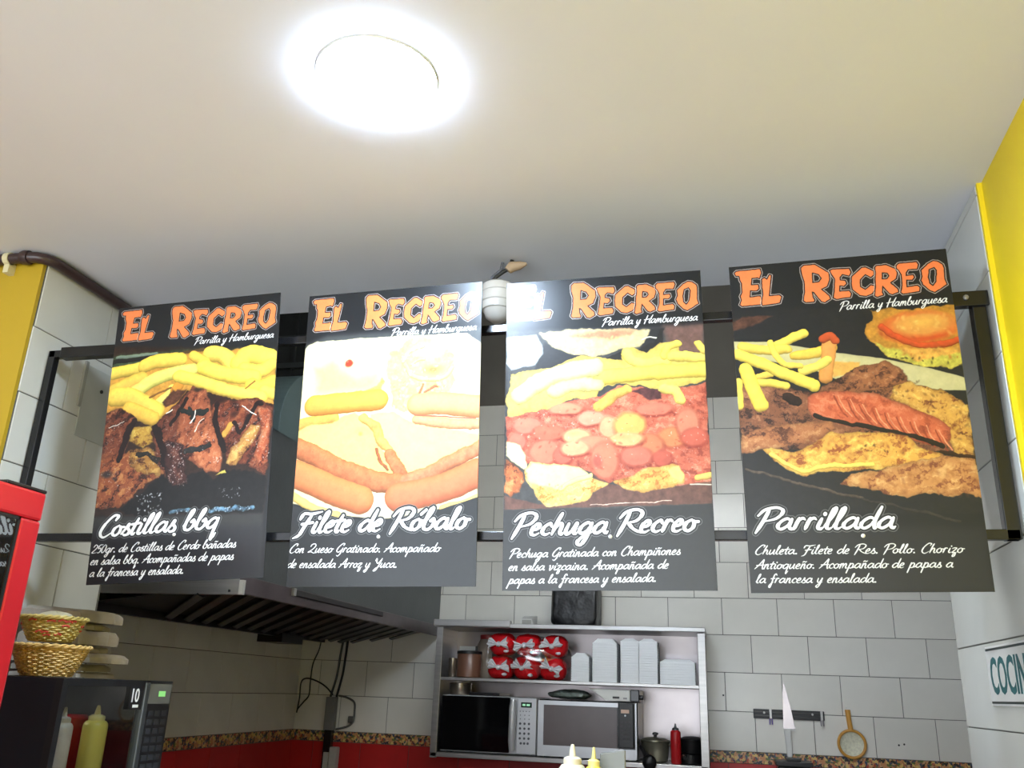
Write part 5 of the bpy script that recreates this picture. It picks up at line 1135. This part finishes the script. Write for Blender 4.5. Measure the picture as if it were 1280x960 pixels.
t = thing('red_reflection_standin', 'red shape behind the glass of the black microwave, stand-in for the reflected red wall', 'canister', (-1.68, 2.155, zf)); MB().lathe((-1.68, 2.155, zf), [(0.04, 0), (0.042, 0.004), (0.042, 0.17), (0.03, 0.18)], 24).build('body', M_ketch, t, smooth=True)

# ------------------------------------------------------------------ baskets and paper on it
def basket(name, label, c, r0, r1, h, m, n=26, rows=9, rim=0.006, seed=0, sy=1.0):
    t = thing(name, label, 'basket', c); rs = random.Random(seed)
    for i in range(rows+1):
        z = c[2]+0.004+h*i/rows; r = r0+(r1-r0)*(i/rows)**0.8; k = 72; ph = (i % 2)*PI
        pts = [(c[0]+(r+0.0028*math.cos(n/2*a+ph))*math.cos(a), c[1]+(r+0.0028*math.cos(n/2*a+ph))*math.sin(a)*sy, z+rs.uniform(-.0006, .0006)) for a in [2*PI*j/k for j in range(k+1)]]
        MB().tube(pts, h/rows*0.52, 5, cap=False).build('weaver_strand', m, t, smooth=True)
    for j in range(n):
        a = 2*PI*j/n
        MB().tube([(c[0]+r*math.cos(a), c[1]+r*math.sin(a)*sy, c[2]+0.003+h*f) for r, f in ((r0, 0), (r0+(r1-r0)*.55, .5), (r1, 1.0))], 0.0030, 5).build('stake', m, t, smooth=True)
    for s in (0, PI):
        k = 90; pts = [(c[0]+(r1+0.003+rim*.5*math.cos(14*a+s))*math.cos(a), c[1]+(r1+0.003+rim*.5*math.cos(14*a+s))*math.sin(a)*sy, c[2]+h+0.004+rim*.5*math.sin(14*a+s)) for a in [2*PI*j/k for j in range(k+1)]]
        MB().tube(pts, rim*.5, 6, cap=False).build('braided_rim', m, t, smooth=True)
    MB().lathe(c, [(r0, 0.001), (r0, 0.004)], 24, sy=sy).build('base', m, t)
    return t
M_wick = mat('wicker', (190, 156, 92), 0.6, var=0.25, nscale=40); M_wick2 = mat('wicker_yellow', (186, 164, 92), 0.6, var=0.25, nscale=40)
basket('wicker_basket', 'wide woven wicker basket, lower of the two on the black microwave', (-1.64, 1.97, 1.541), 0.056, 0.088, 0.068, M_wick, n=34, rows=14, seed=1)
tb = basket('wicker_basket', 'small yellow wicker basket with red threads, upper of the two on the microwave', (-1.65, 1.972, 1.623), 0.048, 0.074, 0.054, M_wick2, n=28, rows=11, seed=2)
M_rth = mat('red_thread', (184, 62, 46), 0.6)
rs = random.Random(4)
for k in range(26):
    a = rs.uniform(0, 6.28); z = 1.623+rs.uniform(0.012, 0.055); r = 0.048+0.026*((z-1.623)/0.054)+0.004
    MB().tube([(-1.65+r*math.cos(a+d_), 1.972+r*math.sin(a+d_), z+e_) for d_, e_ in ((0, 0), (.12, .004), (.26, .001))], 0.0025, 5).build('red_strand', M_rth, tb, smooth=True)
# crumpled cream paper in the upper basket
tag(blob('basket_liner', (-1.66, 1.985, 1.672), (0.052, 0.052, 0.026), mat('cream_paper', (168, 158, 128), 0.8, var=0.12, bump=0.4, bscale=25), None, 31, 0.16, n=26, flat=0.6), 'crumpled cream paper lying in the upper wicker basket', 'paper')
zs = 1.541
sizes = [(0.112, 0.085, 0.016, 0.0), (0.105, 0.085, 0.020, 0.04), (0.130, 0.09, 0.027, -0.02), (0.095, 0.085, 0.018, 0.02), (0.108, 0.085, 0.040, 0.0), (0.090, 0.08, 0.018, 0.03), (0.105, 0.09, 0.044, -0.03)]
ords = ['lowest', 'second from the bottom', 'third from the bottom', 'the middle one', 'third from the top', 'second from the top', 'topmost']
for i, (L_, W_, H_, rt) in enumerate(sizes):
    rs = random.Random(100+i); nx, ny = 22, 8; cx0, cy0 = -1.878, 2.20
    top, bot = [], []
    for j in range(ny+1):
        for k in range(nx+1):
            u, v = k/nx, j/ny
            x = cx0+L_*2*u*0.92; y = cy0-W_+2*W_*v
            e = min(1, min(u, 1-u)*nx/1.2, min(v, 1-v)*ny/1.0+.15)
            hgt = H_*(0.62+0.38*e**0.5)*(1+0.05*math.sin(9*u+i)+0.05*math.sin(7*v+2*i))
            sag = -0.0
            co, si = math.cos(rt), math.sin(rt); xx, yy_ = cx0+(x-cx0)*co-(y-cy0)*si*.3, cy0+(y-cy0)*co
            xx += rs.uniform(-.0015, .0015)
            if k > nx-3: xx += 0.006*math.sin(5*v*(i+1)+i)+rs.uniform(-.003, .003)
            top.append((max(xx, -1.903), yy_+rs.uniform(-.001, .001), zs+min(hgt, H_*.98)*(1-(0.25*u if i == 6 else 0))+rs.uniform(-.0022, 0)))
            bot.append((max(xx, -1.903), yy_, zs+0.0005))
    n1 = nx+1; f = []
    for j in range(ny):
        for k in range(nx):
            a = j*n1+k; f.append((a, a+1, a+1+n1, a+n1)); b_ = a+len(top); f.append((b_, b_+n1, b_+n1+1, b_+1))
    T_ = len(top)
    for k in range(nx): f.append((k, T_+k, T_+k+1, k+1)); o2 = ny*n1; f.append((o2+k, o2+k+1, T_+o2+k+1, T_+o2+k))
    for j in range(ny): f.append((j*n1, (j+1)*n1, T_+(j+1)*n1, T_+j*n1)); f.append((j*n1+nx, T_+j*n1+nx, T_+(j+1)*n1+nx, (j+1)*n1+nx))
    o = MB().add(top+bot, f).build('paper_bag_bundle', M_paper, None, smooth=True)
    tag(o, 'brown paper bag bundle, %s, in the pile behind the baskets' % ords[i], 'paper bags', 'folded brown paper bags piled on the microwave')
    zs += H_+0.001

# ------------------------------------------------------------------ bottles and napkin card in front
squeeze('squeeze_bottle', 'white squeeze bottle with cream sauce in front of the right shelf microwave', (-0.288, 1.80, 1.251), 0.0265, 0.205, M_mayo, M_wt)
squeeze('squeeze_bottle', 'yellow mustard squeeze bottle beside the white one in front of the microwave', (-0.251, 1.83, 1.251), 0.0175, 0.20, mat('mustard_bright', (222, 212, 88), 0.35), M_yt)
t = thing('napkin_holder', 'grey napkin card standing right of the yellow squeeze bottle', 'napkin holder', (-0.21, 1.87, 1.251))
M_card = mat('grey_card_front', (116, 118, 115), 0.5)
MB().add([(-0.243, 1.86, 1.251), (-0.193, 1.86, 1.251), (-0.193, 1.86, 1.447), (-0.243, 1.86, 1.439), (-0.243, 1.90, 1.251), (-0.193, 1.90, 1.251), (-0.193, 1.868, 1.447), (-0.243, 1.868, 1.439)], [(0, 1, 2, 3), (7, 6, 5, 4), (0, 3, 7, 4), (1, 5, 6, 2), (3, 2, 6, 7), (0, 4, 5, 1)]).build('card', M_card, t, bevel=0.002)

# ------------------------------------------------------------------ red drinks cooler
t = thing('drinks_cooler', 'tall red framed drinks cooler with dark glass door at the left edge', 'cooler', (-1.72, 1.28, 0))
M_cred = mat('cooler_red', (166, 24, 32), 0.32, var=0.04)
cxF, cy0, cy1, cz1 = -1.42, 0.98, 1.60, 1.918
q = MB(); q.box(-2.0, cxF-0.05, cy0, cy0+0.03, 0.08, cz1); q.box(-2.0, cxF-0.05, cy1-0.03, cy1, 0.08, cz1); q.box(-2.0, cxF-0.05, cy0+.03, cy1-.03, cz1-0.05, cz1); q.box(-2.0, cxF-0.05, cy0+.03, cy1-.03, 0.08, 0.3); q.box(-2.0, -1.97, cy0+.03, cy1-.03, .3, cz1-.05)
q.build('cabinet', M_cred, t, bevel=0.003)
q = MB(); f_ = 0.058
q.box(cxF-0.045, cxF, cy0, cy1, cz1-f_*1.05, cz1); q.box(cxF-0.045, cxF, cy0, cy1, 0.1, 0.1+f_); q.box(cxF-0.045, cxF, cy0, cy0+f_, 0.1+f_, cz1-f_*1.05); q.box(cxF-0.045, cxF, cy1-f_, cy1, 0.1+f_, cz1-f_*1.05)
d = q.build('door_frame', M_cred, t, bevel=0.006)
box(cxF-0.012, cxF-0.004, cy0+f_, cy1-f_, 0.1+f_, cz1-f_*1.05).build('door_glass', glassmat('cooler_glass', (0.3, 0.3, 0.32), 0.02, 0.16), d)
q = MB(); g_ = 0.006; q.box(cxF-0.004, cxF-0.001, cy1-f_-g_, cy1-f_, 0.16, cz1-f_*1.05); q.box(cxF-0.004, cxF-0.001, cy0+f_, cy1-f_, cz1-f_*1.05-g_, cz1-f_*1.05); q.build('door_gasket', M_black, d)
box(cxF-0.06, cxF-0.005, cy1-0.11, cy1+0.004, cz1+0.001, cz1+0.008).build('hinge_cover', M_black, t, bevel=0.002)
q = box(-1.965, cxF-0.07, cy0+0.035, cy1-0.035, 0.3, 0.31); q.box(-1.966, -1.962, cy0+.03, cy1-.03, .3, cz1-.05); q.build('dark_lining', M_black, t)
for z in (0.62, 0.95, 1.28, 1.58): box(-1.96, cxF-0.08, cy0+0.04, cy1-0.04, z, z+0.008).build('wire_shelf', M_blackm, t)
box(cxF-0.0038, cxF-0.0028, 1.445, 1.475, 1.79, 1.835).build('white_sticker', M_white, d)
M_cola = mat('dark_bottle', (52, 22, 18), 0.15); M_rcap = mat('red_label', (170, 24, 30), 0.4)
for k in range(4):
    y = 1.10+0.13*k; c = (-1.58, y, 1.5885)
    t = thing('soda_bottle', 'dark soda bottle with red label on the top cooler shelf, %s from the far end' % ['fourth', 'third', 'second', 'first'][k], 'bottle', c, 'soda bottles in the cooler')
    MB().lathe(c, [(0.033, 0), (0.035, 0.005), (0.035, 0.13), (0.03, 0.155), (0.013, 0.2), (0.013, 0.215)], 20).build('body', M_cola, t, smooth=True)
    MB().lathe(c, [(0.0357, 0.05), (0.0357, 0.11)], 20).build('label', M_rcap, t, smooth=True); MB().lathe((c[0], c[1], c[2]+0.213), [(0.0155, 0), (0.0155, 0.018), (0.013, 0.02)], 16).build('cap', M_rcap, t, smooth=True)
